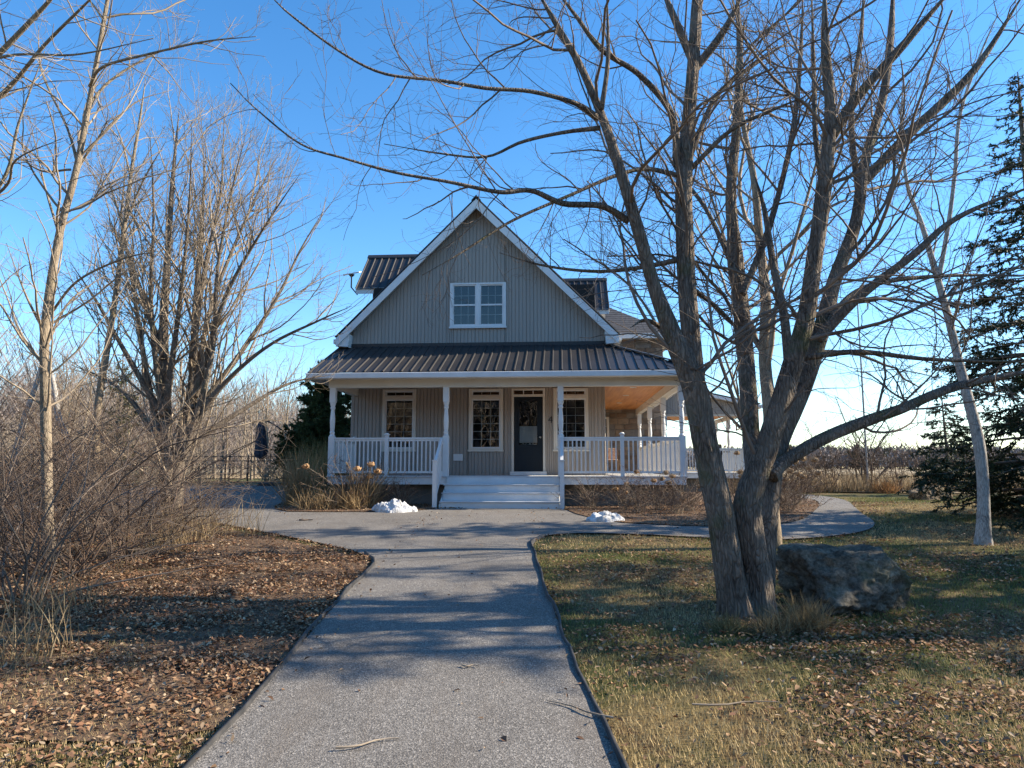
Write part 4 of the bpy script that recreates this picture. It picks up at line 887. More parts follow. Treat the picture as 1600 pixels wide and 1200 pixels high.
# --- generic bare trees and shrubs used as copies
def generic_tree(seed, H, S=8):
    rg = np.random.default_rng(seed)
    n = 9; p = np.cumsum(np.c_[rg.normal(0, .05 * H / 8, (n, 2)), np.full(n, H * .86 / n)], 0); p = np.concatenate([[[0, 0, -.1]], p]); r = np.linspace(H * .012 + .01, .012, n + 1)
    v, f = stem_mesh(p, r, S, 30, .04, seed); tm = np_mesh('trunk', v, f, True)
    q = catmull(np.c_[p, r[:, None]], 24); a = (q[None, :, :3], np.maximum(q[None, :, 3], .006))
    c1 = grow(*a, dens=2.6, ratio=.42, ang=.75, P=9, t0=.15, wig=.12, trop=.09, rr=.6, rmin=.008, lmax=H * .5, rg=rg)
    c2 = grow(*c1, dens=2.6, ratio=.5, ang=.65, P=6, t0=.1, wig=.15, trop=.06, rmin=.006, lmax=2, lmin=.3, rg=rg)
    c3 = grow(*c2, dens=2.2, ratio=.5, ang=.65, P=4, t0=.1, wig=.2, trop=.04, rmin=.0045, lmax=.9, lmin=.2, rg=rg)
    v, f = join_tubes([(*c1, 4), (*c2, 3), (*c3, 3)]); return tm, np_mesh('crown', v, f)
def shrub_mesh(seed, H, spread, n=16, d2=4.5, d3=4.0, rmin=.0018, lean=(0, 0), wig=.16, trop=.02, r0=.009, lv=3):
    rg = np.random.default_rng(seed); P = 12; az = rg.random(n) * 2 * np.pi; tl = np.abs(rg.normal(0, .5, n)) * spread
    d = np.stack([np.cos(az) * np.sin(tl) + lean[0], np.sin(az) * np.sin(tl) + lean[1], np.cos(tl)], 1); d /= np.linalg.norm(d, axis=1, keepdims=True)
    s = np.c_[rg.normal(0, .10 * H / 2, (n, 2)), np.full(n, -.05)]; L = H * (.65 + .5 * rg.random(n)); out = np.empty((n, P, 3)); out[:, 0] = s
    for j in range(1, P):
        d = d + rg.normal(size=d.shape) * wig * .6 + np.stack([np.cos(az) * .05 * spread, np.sin(az) * .05 * spread, np.full(n, trop - .04 * spread)], 1); d /= np.linalg.norm(d, axis=1, keepdims=True); out[:, j] = out[:, j - 1] + d * (L / (P - 1))[:, None]
    rad = r0 * (.7 + .6 * rg.random(n))[:, None] * np.linspace(1, .3, P)[None]
    c1 = grow(out, rad, d2, .36, .8, P=7, t0=.15, wig=.2, trop=.03, rmin=rmin * 1.3, lmax=1.0, lmin=.15, rg=rg)
    c2 = grow(*c1, dens=d3, ratio=.5, ang=.8, P=5, t0=.1, wig=.25, trop=.02, rmin=rmin, lmax=.5, lmin=.08, rg=rg)
    ls = [(*c1, 4), (*c2, 3)]
    if lv > 2: c3 = grow(*c2, dens=3.2, ratio=.5, ang=.8, P=3, t0=.1, wig=.25, rmin=rmin * .8, lmax=.25, lmin=.06, rg=rg); ls.append((*c3, 3))
    v, f = join_tubes([(out, rad, 5)]); v2, f2 = join_tubes(ls)
    return np_mesh('stems', v, f, True), np_mesh('twigs', v2, f2), out
def shrub(name, label, base, meshes, m1, m2, rz=0, sc=1, group=None, cat='shrub'):
    t = thing(name, label, cat, tuple(base), rz, group); t.scale = (sc, sc, sc)
    a = bpy.data.objects.new('stems', meshes[0]); b = bpy.data.objects.new('twigs', meshes[1])
    for o, m in ((a, m1), (b, m2)):
        COL.objects.link(o); o.parent = t; o['kind'] = 'stuff'
        if len(o.data.materials) == 0: o.data.materials.append(m)
    return t
# left thicket: individual shrubs
thick = [shrub_mesh(100 + k, 2.4, 1.2, 24, 6.0, 4.6, r0=.011) for k in range(3)]
for k, m in enumerate(thick): pass
spots = [((20, 945), 'front shrub at the left edge, nearest the camera', 1.0), ((110, 905), 'tangled shrub right beside the foot of the slender pale tree', 1.05), ((190, 880), 'dark arching shrub between the slender pale tree and the drive', .95),
         ((-40, 880), 'tangled shrub cut by the left edge behind the nearest shrub', 1.15), ((265, 850), 'twiggy shrub in front of the vase-shaped tree trunk', .8), ((60, 850), 'tall tangled shrub behind the slender pale tree', 1.2), ((150, 838), 'reddish shrub in the middle of the left thicket', 1.2),
         ((225, 826), 'dense shrub left of the vase-shaped tree at the back of the thicket', 1.15), ((-20, 822), 'large shrub at the back of the thicket by the left edge', 1.4), ((100, 812), 'large spreading shrub behind the left thicket', 1.4), ((315, 826), 'low twiggy shrub right of the vase-shaped tree trunk', .6)]
for k, ((px, py), lab, s) in enumerate(spots):
    b = gh(px, py); shrub('bare_shrub', lab, b, thick[k % 3], MT['twig_red'] if k % 3 else MT['twig'], MT['twig'] if k % 3 else MT['twig_red'], rng.random() * 6.28, s, 'shrubs of the left thicket')
# long arching briar stems
# woods behind: copies
protos = [generic_tree(200 + k, 6.0 + k * .6) for k in range(5)]
def place_tree(x, y, s, k, name, label, group):
    t = thing(name, label, 'tree', tuple(gpt(x, y)), rng.random() * 6.28, group); t.scale = (s, s, s)
    for nm, me, m in (('trunk', protos[k][0], MT['bark_pale']), ('crown', protos[k][1], MT['twig_pale'])):
        o = bpy.data.objects.new(nm, me); COL.objects.link(o); o.parent = t
        if nm == 'crown': o['kind'] = 'stuff'
        if len(me.materials) == 0: me.materials.append(m)
    return t
for k in range(46):
    Yd = rng.uniform(29, 52); px = rng.uniform(-140, 480); P = atY(px, 740, Yd)
    place_tree(P[0], P[1], rng.uniform(.75, 1.05) * (1 if Yd > 34 else .85), k % 5, 'woodland_tree', 'bare tan tree of the woods behind the black fence on the left', 'woodland trees on the left')
for k in range(14):
    x = rng.uniform(-26, 30); place_tree(x, rng.uniform(-26, -15), rng.uniform(1.0, 1.4), k % 5, 'roadside_tree', 'bare tree along the road facing the house', 'trees along the road')
for k, (x, y, s_) in enumerate([(12.2, 10.6, 1.3), (15, 9.4, 1.4), (16.5, 12, 1.3)]):  # unseen trees, added to throw branch shade over lawn and drive
    place_tree(x, y, s_, k % 5, 'unseen_shade_tree', 'unseen bare tree added beyond the right edge for its shade', 'added shade trees beyond the right edge')
P = atY(1205, 750, 10.6); place_tree(P[0], P[1], 1.25, 3, 'bare_tree', 'bare tree half hidden behind the stems of the maple', None)
brush = [shrub_mesh(300 + k, 2.2, 1.1, 18, 3.0, 2.4, rmin=.004, r0=.010, lv=2) for k in range(3)]
for k in range(60):
    Yd = rng.uniform(16, 34); px = rng.uniform(-120, 330 if Yd < 27 else 470); P = atY(px, 740, Yd)
    if -13.3 < P[0] < -5.5 and 14.5 < P[1] < 27: continue
    shrub('woodland_shrub', 'bare brushy shrub growing among the woods on the left', gpt(P[0], P[1]), brush[k % 3], MT['twig_pale'], MT['twig_pale'], rng.random() * 6.28, rng.uniform(.9, 1.5), 'brush in the left woods')
# hedgerow along the field on the right
hedge = [shrub_mesh(400 + k, 2.9, .8, 11, 4, 4, rmin=.004, r0=.016, lv=3, wig=.3) for k in range(3)]
for k, (px, s, lab) in enumerate([(1262, .9, 'bare field-edge shrub just right of the maple trunk'), (1300, 1.1, 'field-edge shrub with a crooked dark stem left of the tall pole'), (1330, .8, 'low field-edge shrub beside the vine-covered tree'), (1405, .9, 'thin field-edge shrub right of the tall pole'), (1438, 1.1, 'upright field-edge shrub between the pole and the low boulder'), (1505, .8, 'brown field-edge shrub behind the low boulder'), (1545, .9, 'field-edge shrub behind the birch trunk'), (1240, 1.0, 'field-edge shrub half hidden behind the maple trunk')]):
    P = atY(px, 755, 26.5 + (k % 3)); shrub('field_edge_shrub', lab, gpt(P[0], P[1]), hedge[k % 3], MT['twig_red'], MT['twig_red'], rng.random() * 6.28, s, 'shrubs along the field')
P = atY(1357, 752, 29); vt = gpt(P[0], P[1])
vm = shrub_mesh(431, 3.6, .42, 12, 4.0, 4.5, rmin=.005, r0=.045, lv=3, wig=.2)
shrub('vine_covered_tree', 'round-topped small tree tangled in vines at the field edge by the pole', vt, vm, MT['bark_grey'], MT['twig_red'], cat='tree')
pb = gpt(*atY(1356, 752, 28.2)[:2]); pole = thing('utility_pole', 'tall thin grey metal pole at the field edge', 'pole', tuple(pb))
MB().lathe([(.038, -.1), (.034, 4.0), (.026, 8.0), (.01, 8.05)], 10).build('shaft', M('galvanised', (.30, .29, .28), None, 4, .5), pole); MB().lathe([(.09, -.02), (.085, .05), (.05, .07)], 12).build('base_collar', MT['concrete'], pole)

# ------------------------------------------------------------------ boulders
def boulder(name, label, px, Y, size, seed, mat, cuts, rz=0, sink=.12):
    bm = bmesh.new(); bmesh.ops.create_icosphere(bm, subdivisions=6, radius=1)
    v = np.array([q.co for q in bm.verts]); 
    v = np.sign(v) * np.abs(v) ** .72                       # blockier
    for n, d in cuts:
        n = np.array(n, float); n /= np.linalg.norm(n); h = v @ n - d; v = v - np.clip(h, 0, None)[:, None] * n * .92
    nn = fbm(v * 1.5 + seed, 3) - .5; n2 = np.abs(fbm(v * 2.6 + seed * 2, 4) - .5); n3 = fbm(v * 8 + seed, 4) - .5; n4 = np.abs(fbm(v * np.array([5, 5, 2.5]) + seed * 3, 3) - .5)
    v = v * (1 + nn * .42 - n2 * .5 + n3 * .13 - n4 * .20 + .05 * (fbm(v * 24 + seed, 3) - .5))[:, None]
    v = v * np.array(size)
    for q, c in zip(bm.verts, v): q.co = c
    for f in bm.faces: f.smooth = True
    me = bpy.data.meshes.new(name); bm.to_mesh(me); bm.free()
    P = atY(px, 900, Y); b = gpt(P[0], P[1]); o = link(name, me, mat); o.location = (b[0], b[1], b[2] + size[2] * (1 - sink) - size[2] * .25); o.rotation_euler = (0, 0, rz)
    return tag(o, label, 'boulder')
yb = gh(1320, 962)[1]
boulder('boulder', 'large dark grey boulder lying on the lawn right of the maple trunk', 1320, yb + .32, (.66, .46, .40), 3.0, MT['boulder'],
        [((0, 0, 1), .74), ((.15, -1, .35), .70), ((-1, -.3, .05), .80), ((1, -.1, .5), .88), ((-.5, -1, .6), .84), ((.7, -.9, .0), .80), ((.5, -.5, -.2), .8), ((.1, -.8, .9), .82)], 0)
boulder('boulder', 'low brown boulder far back on the right lawn near the field', 1466, 21.0, (.62, .45, .36), 9.0, MT['boulder2'], [((-.5, 0, 1), .6), ((.9, -.2, .6), .55), ((0, -1, .3), .6)], .2, .3)

# ------------------------------------------------------------------ snow patches
def snow(label, px, py, w, d, h, seed):
    n = 90; a = np.linspace(-1.7, 1.7, n); Xs, Ys = np.meshgrid(a, a); r = np.sqrt(Xs ** 2 + Ys ** 2); q = np.stack([Xs * 2.0, Ys * 2.0, 0 * Xs + seed], -1)
    rr = r * (1 + .7 * (fbm(q, 3) - .5)); hh = h * np.clip(1 - rr ** 3, -.3, 1) * (.1 + 1.35 * fbm(q * 1.9, 4) ** 1.3); hh = hh + .22 * h * (fbm(q * 5, 4) - .5) * (rr < .9)
    b = gh(px, py); x = Xs * w + b[0]; y = Ys * d + b[1] + d * .7; z = G(x, y) + hh + .05
    i = np.arange(n * n).reshape(n, n); o = link('snow_pile', np_mesh('snow_pile', np.stack([x, y, np.where(hh < 0, z - .15, z)], -1), [np.stack([i[:-1, :-1], i[:-1, 1:], i[1:, 1:], i[1:, :-1]], -1).reshape(-1, 4)], True), MT['snow'])
    tag(o, label, 'snow pile', 'melting snow piles')
snow('bright melting snow pile left of the porch steps', 612, 802, .46, .30, .27, 1.0)
snow('shaded snow pile under the porch rail behind the bright one', 648, 787, .34, .25, .26, 5.0)
snow('small low snow pile at the edge of the right flower bed', 947, 817, .34, .22, .15, 9.0)

# ------------------------------------------------------------------ fence, umbrella
fence = thing('fence', 'black metal yard fence behind the left gravel area', 'fence', (0, 0, 0))
fy = 27.6; fp = [atY(x, 740, fy + (x - 300) * .002) for x in (250, 300, 352, 358, 387, 443, 500, 545)]
for p in fp:
    z = float(G(p[0], p[1])); MB().lathe([(.032, -.1), (.032, 1.12), (.04, 1.13), (.01, 1.17)], 8, (p[0], p[1], z)).build('post', MT['black'], fence)
for a, b in zip(fp[:-1], fp[1:]):
    for h in (1.09, .93, .12):
        MB().bar((a[0], a[1], G(*a[:2]) + h), (b[0], b[1], G(*b[:2]) + h), .035, .035).build('rail', MT['black'], fence)
    n = max(1, int(abs(b[0] - a[0]) / .13)); mb = MB()
    for k in range(1, n): q = a + (b - a) * k / n; mb.bar((q[0], q[1], G(*q[:2]) + .12), (q[0], q[1], G(*q[:2]) + .93), .008, .008)
    if n > 1: pk = mb.build('pickets', MT['black'], fence); pk['kind'] = 'stuff'
ub = gpt(*atY(428, 755, 26.3)[:2])
um = thing('patio_umbrella', 'closed charcoal cantilever patio umbrella hanging from a curved black arm by the fence', 'umbrella', tuple(ub))
mp = lambda px, py: atY(px, py, 26.3) - ub
MB().box(-.45, .45, -.45, .45, 0, .12).build('base', MT['black'], um, .02)
mast = [mp(444, 752), mp(445, 720), mp(446, 690), mp(449, 680), mp(435, 668), mp(420, 659), mp(409, 656)]
v, f = join_tubes([(catmull(np.array(mast[:3]), 8)[None], np.full((1, 8), .03), 8), (catmull(np.array([mp(456, 694)] + mast[3:]), 14)[None], np.full((1, 14), .025), 8)]); link('arm', np_mesh('arm', v, f, True), MT['black'], um)
v, f = join_tubes([(np.array([mp(444, 745), mp(425, 752)])[None], np.full((1, 2), .03), 6)]); link('brace', np_mesh('brace', v, f), MT['black'], um)
n = 28; prof = [(.03, 658), (.10, 663), (.15, 672), (.17, 690), (.20, 708), (.18, 713), (.03, 718)]; V = []
for r, py in prof:
    c = mp(408, py)
    for k in range(n):
        a = 2 * math.pi * k / n; rr = r * (1 + .22 * math.cos(a * 7)); V.append((c[0] + rr * math.cos(a), c[1] + rr * math.sin(a), c[2]))
Q = [(i * n + k, i * n + (k + 1) % n, (i + 1) * n + (k + 1) % n, (i + 1) * n + k) for i in range(len(prof) - 1) for k in range(n)]
link('canopy', np_mesh('canopy', np.array(V), [np.array(Q)], True), MT['canvas'], um)
c = mp(408, 672); MB().lathe([(.155, -.02), (.155, .03)], 14, tuple(c)).build('strap', MT['black'], um)

# ------------------------------------------------------------------ dry grasses and garden plants
def blades(n, H, spread, seed, lean=(0, 0), w=.005, base_r=.12, c1=(.42, .30, .16), c2=(.22, .15, .08), curve=.5, plume=0):
    rg = np.random.default_rng(seed); az = rg.random(n) * 2 * np.pi; tl = np.abs(rg.normal(0, spread, n)); L = H * (.55 + .5 * rg.random(n)); P = 6
    d = np.stack([np.cos(az) * np.sin(tl) + lean[0], np.sin(az) * np.sin(tl) + lean[1], np.cos(tl)], 1); d /= np.linalg.norm(d, axis=1, keepdims=True); r = base_r * np.sqrt(rg.random(n)); a2 = rg.random(n) * 6.28
    p = np.stack([r * np.cos(a2), r * np.sin(a2), np.full(n, -.02)], 1); pts = [p]
    hd = np.stack([np.cos(az), np.sin(az), -.5 * np.ones(n)], 1) * (curve * .12 * (.3 + rg.random(n)))[:, None]
    for j in range(1, P):
        d = d + hd + rg.normal(size=d.shape) * .04; d /= np.linalg.norm(d, axis=1, keepdims=True); p = p + d * (L / (P - 1))[:, None]; pts.append(p)
    pts = np.stack(pts, 1); s = np.cross(d, rg.normal(size=d.shape)); s /= np.linalg.norm(s, axis=1, keepdims=True); ww = (w * np.array([1, 1, .9, .75, .5, .12]))[None, :, None]
    V = np.stack([pts - s[:, None] * ww, pts + s[:, None] * ww], 2).reshape(-1, 3); i = np.arange(n * P * 2).reshape(n, P, 2)
    Q = np.stack([i[:, :-1, 0], i[:, :-1, 1], i[:, 1:, 1], i[:, 1:, 0]], -1).reshape(-1, 4); k = rg.random((n, 1)); cc = np.array(c1) * k + np.array(c2) * (1 - k); cc = np.repeat(cc, P * 2, 0)
    return V, Q, cc, pts
def clump(name, label, base, n, H, spread, seed, cat='grass clump', group=None, heads=0, **kw):
    t = thing(name, label, cat, tuple(base), 0, group); V, Q, cc, pts = blades(n, H, spread, seed, **kw); link('blades', np_mesh('blades', V, [Q], False, cc), MT['grass'], t)['kind'] = 'stuff'
    if heads:
        rg = np.random.default_rng(seed + 1); sel = rg.choice(len(pts), heads, replace=False); m = 60
        for s in sel:
            e = pts[s, -1]; dd = pts[s, -1] - pts[s, -2]; dd /= np.linalg.norm(dd); tt = rg.random((m, 1)); c = e - dd * tt * .16; o = rg.normal(size=(m, 3)); o /= np.linalg.norm(o, axis=1, keepdims=True)
            o = o * .5 + dd; c2 = c + o * .05; sd = np.cross(o, rg.normal(size=(m, 3))); sd /= np.linalg.norm(sd, axis=1, keepdims=True)
            v = np.stack([c - sd * .004, c + sd * .004, c2], 1).reshape(-1, 3); link('plume', np_mesh('plume', v, [np.arange(m * 3).reshape(-1, 3)], False, np.tile([[.52, .38, .20]], (m * 3, 1)) * (.7 + .5 * rg.random((m * 3, 1)))), MT['grass'], t)
    return t
clump('ornamental_grass', 'tall tan ornamental grass at the left end of the left flower bed', gpt(*atY(470, 780, 17.3)[:2]), 420, 1.55, .33, 1, group='garden grasses', w=.006, base_r=.35, heads=6, lean=(-.1, 0))
clump('ornamental_grass', 'green-tan upright grass behind the left flower bed beside the cedar', gpt(*atY(500, 770, 20.5)[:2]), 520, 1.9, .22, 2, group='garden grasses', w=.006, base_r=.5, c1=(.36, .30, .13), c2=(.2, .17, .07))
clump('ornamental_grass', 'leaning straw-coloured grass before the left porch railing', gpt(*atY(560, 785, 16.6)[:2]), 360, 1.15, .42, 3, group='garden grasses', w=.006, base_r=.4, lean=(.25, 0), heads=4)
clump('ornamental_grass', 'low straw grass at the front of the left bed', gpt(*atY(500, 795, 16.2)[:2]), 420, .6, .7, 4, group='garden grasses', w=.006, base_r=.5)
clump('ornamental_grass', 'short dry grass clump beside the bright snow pile', gpt(*atY(555, 796, 16.2)[:2]), 300, .6, .6, 14, group='garden grasses', w=.006, base_r=.35)
bed_sh = [shrub_mesh(500 + k, 1.1, .95, 38, 7, 5, rmin=.0035, r0=.006, lv=2) for k in range(3)]
def flowers(t, pts, ks, r, col, seed):
    rg = np.random.default_rng(seed)
    for k in ks:
        c = pts[k % len(pts), -1]; m = 150; o = rg.normal(size=(m, 3)); o /= np.linalg.norm(o, axis=1, keepdims=True); c0 = c + o * r * (.15 + .95 * rg.random((m, 1))) * np.array([1, 1, .65]); a = np.cross(o, rg.normal(size=(m, 3))); a /= np.linalg.norm(a, axis=1, keepdims=True); b = np.cross(o, a); s = .02
        V = np.stack([c0 - a * s, c0 + b * s, c0 + a * s + o * .01, c0 - b * s], 1).reshape(-1, 3); cc = np.array(col) * (.6 + .7 * rg.random((m, 1))); link('flower_head', np_mesh('flower_head', V, [np.arange(m * 4).reshape(-1, 4)], False, np.repeat(cc, 4, 0)), MT['attr'], t)
for k, (px, Yd, s, lab) in enumerate([(548, 16.4, 1.2, 'dried hydrangea with round orange-brown heads left of the steps'), (630, 16.6, .75, 'low reddish twiggy shrub behind the bright snow pile'), (590, 16.9, .8, 'dried stalks before the newel of the left porch railing'),
                                      (925, 16.2, .75, 'low bare shrub right of the porch steps'), (975, 16.0, .9, 'brown twiggy shrub under the cap of the right railing post'), (1025, 15.8, .9, 'rust-brown shrub before the right porch railing'), (1075, 15.6, 1.0, 'tan-headed hydrangea at the right porch corner beside the maple'), (1000, 15.1, .7, 'low reddish shrub at the front of the right bed'), (1060, 14.9, .7, 'low rusty shrub between the snow patch and the maple trunk'),
                                      (1150, 17.5, 1.1, 'dried hydrangea seen between the maple stems'), (1215, 16.5, 1.15, 'full dried hydrangea with pale heads right of the maple'), (1248, 17.5, 1.2, 'dried hydrangea at the right end of the bed by the path'), (1190, 15.0, .85, 'low brown shrub right behind the maple trunk'), (1232, 15.2, .8, 'low rusty shrub at the curve of the path')]):
    b = gpt(*atY(px, 780, Yd)[:2]); t = shrub('garden_shrub', lab, b, bed_sh[k % 3], MT['twig_pale'], MT['twig_red'], rng.random() * 6.28, s, 'dried garden shrubs')
    if 'hydrangea' in lab: flowers(t, bed_sh[k % 3][2], range(0, 36, 3 if k > 8 else 5), .07, (.48, .30, .16) if k < 3 else (.36, .26, .16), k)
    elif k in (4, 5): flowers(t, bed_sh[k % 3][2], range(1, 6, 2), .07, (.40, .25, .13), k)
# dry tufts by the maple and along the bank
clump('grass_tuft', 'dry straw grass tuft between the maple trunk and the boulder', gpt(*gh(1262, 985)[:2]), 520, .34, .75, 21, group='dry tufts', w=.003, base_r=.16, c1=(.36, .27, .14), c2=(.17, .12, .06))
clump('grass_tuft', 'smaller dry grass tuft at the front foot of the maple', gpt(*gh(1205, 990)[:2]), 380, .24, .8, 22, group='dry tufts', w=.003, base_r=.16, c1=(.36, .27, .14), c2=(.17, .12, .06))
clump('grass_tuft', 'low dry grass tuft at the left foot of the maple', gpt(*gh(1140, 985)[:2]), 300, .2, .8, 23, group='dry tufts', w=.003, base_r=.14, c1=(.32, .26, .12), c2=(.15, .12, .05))
for k, (px, py, lab) in enumerate([(330, 838, 'tall dry grass at the corner of the left bank by the drive'), (290, 850, 'dry grass stalks under the vase-shaped tree'), (380, 836, 'sparse dry stalks at the tip of the left bank'), (240, 862, 'dry grass along the back of the left bank'), (270, 818, 'bright straw grass behind the left bank'), (30, 1030, 'dry stalks at the left edge nearest the camera'), (90, 960, 'pale dry stalks beneath the nearest shrub')]):
    clump('dry_grass', lab, gh(px, py), 90 if k != 2 else 40, .75 if k < 5 else .55, .35, 40 + k, group='dry grasses of the left bank', w=.004, base_r=.4, c1=(.40, .30, .17), c2=(.20, .14, .08))
clump('ornamental_grass', 'rust-orange grass clump at the base of the pole', gpt(*atY(1382, 765, 26.5)[:2]), 200, .6, .5, 60, group='garden grasses', w=.012, base_r=.4, c1=(.42, .23, .10), c2=(.25, .15, .07))

# ------------------------------------------------------------------ leaf litter, turf, pebbles, far woods
def masks(x, y):
    return inpoly(x, y, DRIVE), inpoly(x, y, BEDL) | inpoly(x, y, BEDR)
def scatter_leaves():
    n = 1900000; y = 2.4 + 17 * rng.random(n) ** 1.7; hwid = y * .82 + 2.2; x = (rng.random(n) * 2 - 1) * hwid
    area = 2 * hwid; pdf = 1 / 1.7 * ((y - 2.4) / 17 + 1e-4) ** (1 / 1.7 - 1) / 17 / area * n      # samples per m2
    dr_, bd = masks(x, y); q = np.stack([x, y, 0 * x], -1); nz = fbm(q * .8, 3); n2 = fbm(q * 2.6 + 5, 3)
    D = 4.2 * np.where(x < -1, 430 * ss(.25, .55, nz + .25) * (.4 + .6 * ss(4.2, 4.9, y)), 0) + np.where(x > .3, 420 * ss(7.4, 5.0, y) * ss(.34, .52, nz + .1) + 330 * ss(.42, .54, nz) + 60, 0)
    D = D * (.35 + 1.3 * ss(.35, .65, n2)); D = D + 700 * np.exp(-((x - 2.9) ** 2 / 1.6 + (y - 6.1) ** 2 / .25)); D = np.where(y > 10, D * .45, D); D = np.where(bd, 900, D); D = np.where(dr_ & ~bd, 3.5, D)
    near = (np.abs(x - (-1.6)) < .15) | (np.abs(x - .45) < .12); D = np.where(dr_ & near, 40, D)
    keep = rng.random(n) < np.clip(D / np.maximum(pdf, 1e-6), 0, 1); x, y = x[keep], y[keep]; n = len(x)
    s = (.011 + .015 * rng.random(n) ** 1.3); th = rng.random(n) * 6.28; fold = .15 + .55 * rng.random(n); curl = rng.normal(0, .35, n)
    # outline in leaf space: base, left, left-tip, tip, right-tip, right ; folded along the midrib
    ox = np.array([-1, -.35, .25, 1, .25, -.35, 0.0]); oy = np.array([0, .62, .5, 0, -.5, -.62, 0])
    lx = ox[None] * s[:, None]; ly = oy[None] * s[:, None] * np.cos(fold)[:, None] * (.75 + .4 * rng.random((n, 1))); lz = np.abs(oy)[None] * s[:, None] * np.sin(fold)[:, None] + curl[:, None] * (ox[None] ** 2) * s[:, None] * .7
    tilt = rng.normal(0, .30, (n, 2)); lz = lz + tilt[:, :1] * lx + tilt[:, 1:] * ly; lz = lz - lz.min(1, keepdims=True)
    X = lx * np.cos(th)[:, None] - ly * np.sin(th)[:, None] + x[:, None]; Y = lx * np.sin(th)[:, None] + ly * np.cos(th)[:, None] + y[:, None]
    Z = lz + G(x, y)[:, None] + .010 + .022 * rng.random((n, 1)); V = np.stack([X, Y, Z], -1).reshape(-1, 3)
    tri = np.array([[0, 1, 3], [1, 2, 3], [0, 3, 5], [3, 4, 5]]); T = (np.arange(n)[:, None, None] * 7 + tri[None]).reshape(-1, 3)
    pal = np.array([[.33, .20, .11], [.24, .135, .075], [.43, .29, .17], [.16, .09, .055], [.29, .15, .085], [.50, .37, .24], [.11, .065, .042]]); c = pal[rng.choice(7, n, p=[.2, .2, .15, .15, .12, .08, .10])] * (.75 + .45 * rng.random((n, 1)))
    o = link('fallen_leaves', np_mesh('fallen_leaves', V, [T], False, np.repeat(c, 7, 0)), MT['attr']); tag(o, 'brown fallen leaves littering the lawn and banks', 'leaves', None, 'stuff'); print('leaves', n)
scatter_leaves()
def scatter_grass():
    n = 480000; y = 2.4 + 20 * rng.random(n) ** 2.0; x = (rng.random(n) * 2 - 1) * (y * .82 + 2.2); dr_, bd = masks(x, y); q = np.stack([x, y, 0 * x], -1)
    big = fbm(q * .55 + 3, 3); k = ~dr_ & ~bd & (rng.random(n) < np.where(x < -1.2, .12 + .6 * ss(.5, .62, big) + .85 * (1 - ss(4.2, 5.0, y)), .95)); x, y, big = x[k], y[k], big[k]; n = len(x)
    h = (.010 + .024 * rng.random(n) ** 1.5) * (1 + .5 * ss(.5, .7, big)); th = rng.random(n) * 6.28; ln = rng.normal(0, .9, n) * h; w = .0022 + .0016 * (y / 6); dx = np.cos(th); dy = np.sin(th); z = G(x, y) - .008
    V = np.stack([np.stack([x - dx * w, y - dy * w, z], -1), np.stack([x + dx * w, y + dy * w, z], -1), np.stack([x - dy * ln, y + dx * ln, z + h + .01], -1)], 1).reshape(-1, 3)
    g = np.clip(ss(.42, .60, big) + rng.normal(0, .22, n), 0, 1)[:, None] * np.where(x < -1, .6, 1)[:, None] * (.12 + .78 * ss(4.2, 6.4, y))[:, None]
    c = (np.array([[.52, .39, .20]]) * (1 - g) + np.array([[.14, .17, .045]]) * g) * (.6 + .6 * rng.random((n, 1)))
    o = link('turf', np_mesh('turf', V, [np.arange(n * 3).reshape(-1, 3)], False, np.repeat(c, 3, 0)), MT['grass']); tag(o, 'short patchy green and straw lawn grass', 'grass', None, 'stuff')
scatter_grass()
def scatter_sticks():
    for k, (px, py, a, L, lab) in enumerate([(575, 1172, .5, .35, 'thin pale twig lying on the gravel near the camera'), (905, 1118, 2.4, .5, 'forked twig on the gravel by the right edging'), (1150, 1108, .15, .55, 'pale stick lying in the leaves on the right lawn'), (735, 1048, .1, .12, 'short dark stick in the middle of the drive'), (478, 815, .2, .25, 'dark clump of debris on the gravel left of the steps')]):
        b = gh(px, py); m = 6; t = np.linspace(-.5, .5, m); p = np.stack([b[0] + np.cos(a) * t * L, b[1] + np.sin(a) * t * L + .02 * np.sin(t * 9), np.full(m, b[2] + .035)], -1)
        v, f = join_tubes([(p[None], np.linspace(.007, .003, m)[None] * (1 if k < 4 else 3), 6)]); tag(link('stick', np_mesh('stick', v, f, True), MT['twig_pale'] if k != 4 else MT['twig']), lab, 'stick')
scatter_sticks()
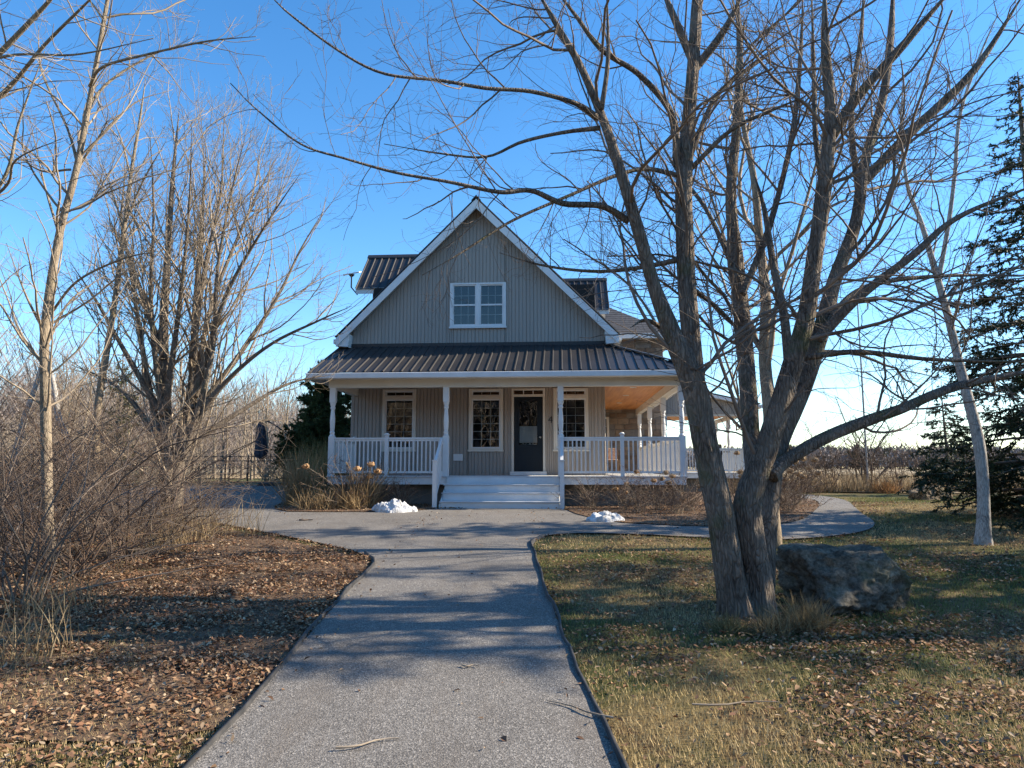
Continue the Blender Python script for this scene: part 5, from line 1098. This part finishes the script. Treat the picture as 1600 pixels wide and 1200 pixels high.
def far_woods():
    rg = np.random.default_rng(77); V = []; C = []
    def band(n, fx, fy, H, wt, evf=.05, m=70):
        x, y = fx(n), fy(n); hh = H * (.6 + .6 * rg.random(n)); ev = rg.random(n) < evf
        cx = x[:, None] + rg.normal(0, .22, (n, m)) * hh[:, None]; cy = y[:, None] + rg.normal(0, .2, (n, m)) * hh[:, None]; cz = hh[:, None] * (.12 + .8 * rg.random((n, m)) ** .8)
        az = rg.random((n, m)) * 6.28; l = hh[:, None] * (.06 + .16 * rg.random((n, m))); w = wt * (.5 + rg.random((n, m))) * np.where(ev, 2.6, 1)[:, None]
        dx, dy = np.cos(az), np.sin(az); b = np.full((n, m), .6)
        tri = np.stack([np.stack([cx - dx * w, cy - dy * w, cz + b], -1), np.stack([cx + dx * w, cy + dy * w, cz + b], -1), np.stack([cx + dy * l * .6, cy + dx * l * .6, cz + b + l], -1)], 2).reshape(-1, 3)
        col = np.where(ev[:, None, None], np.array([.035, .045, .028]), np.array([.25, .21, .19])) * (.6 + .7 * rg.random((n, m, 1))); V.append(tri); C.append(np.repeat(col.reshape(-1, 3), 3, 0))
        wt = min(wt, .14); tr = np.stack([np.stack([x - wt * .8, y, np.full(n, .4)], -1), np.stack([x + wt * .8, y, np.full(n, .4)], -1), np.stack([x, y, hh * .9], -1)], 1).reshape(-1, 3); V.append(tr); C.append(np.tile([[.12, .095, .08]], (n * 3, 1)))
    band(2600, lambda n: rg.uniform(-120, 420, n), lambda n: rg.uniform(250, 330, n), 8.0, .32)
    band(700, lambda n: rg.uniform(200, 420, n), lambda n: rg.uniform(-60, 260, n), 9.0, .35)
    band(1300, lambda n: rg.uniform(-110, -18, n), lambda n: rg.uniform(46, 100, n), 7.5, .022, 0, 170)
    band(900, lambda n: rg.uniform(-80, -24, n), lambda n: rg.uniform(-50, 60, n), 8.0, .022, 0, 170)
    band(1800, lambda n: rg.uniform(-100, 110, n), lambda n: rg.uniform(-85, -50, n), 13.0, .22)
    V = np.concatenate(V); o = link('far_woods', np_mesh('far_woods', V, [np.arange(len(V)).reshape(-1, 3)], False, np.concatenate(C)), MT['far']); tag(o, 'distant grey-brown line of bare woods beyond the field', 'woods', None, 'stuff')
far_woods()
def field_stubble():
    rg = np.random.default_rng(5); n = 60000; x = rg.uniform(8, 45, n); y = 27.0 + 40 * rg.random(n) ** 2; h = .12 + .5 * rg.random(n) ** 2; h = np.where(y < 29, h * 1.5, h); th = rg.random(n) * 6.28; w = .006 + .0003 * y; z = G(x, y)
    V = np.stack([np.stack([x - np.cos(th) * w, y - np.sin(th) * w, z], -1), np.stack([x + np.cos(th) * w, y + np.sin(th) * w, z], -1), np.stack([x + rg.normal(0, .12, n), y + rg.normal(0, .12, n), z + h], -1)], 1).reshape(-1, 3)
    c = np.array([[.42, .31, .18]]) * (.5 + .7 * rg.random((n, 1))); o = link('field_grass', np_mesh('field_grass', V, [np.arange(n * 3).reshape(-1, 3)], False, np.repeat(c, 3, 0)), MT['grass']); tag(o, 'dry straw grass along the near edge of the field', 'grass', None, 'stuff')
field_stubble()
print('tris', sum(len(o.data.loops) - 2 * len(o.data.polygons) for o in bpy.data.objects if o.type == 'MESH'))
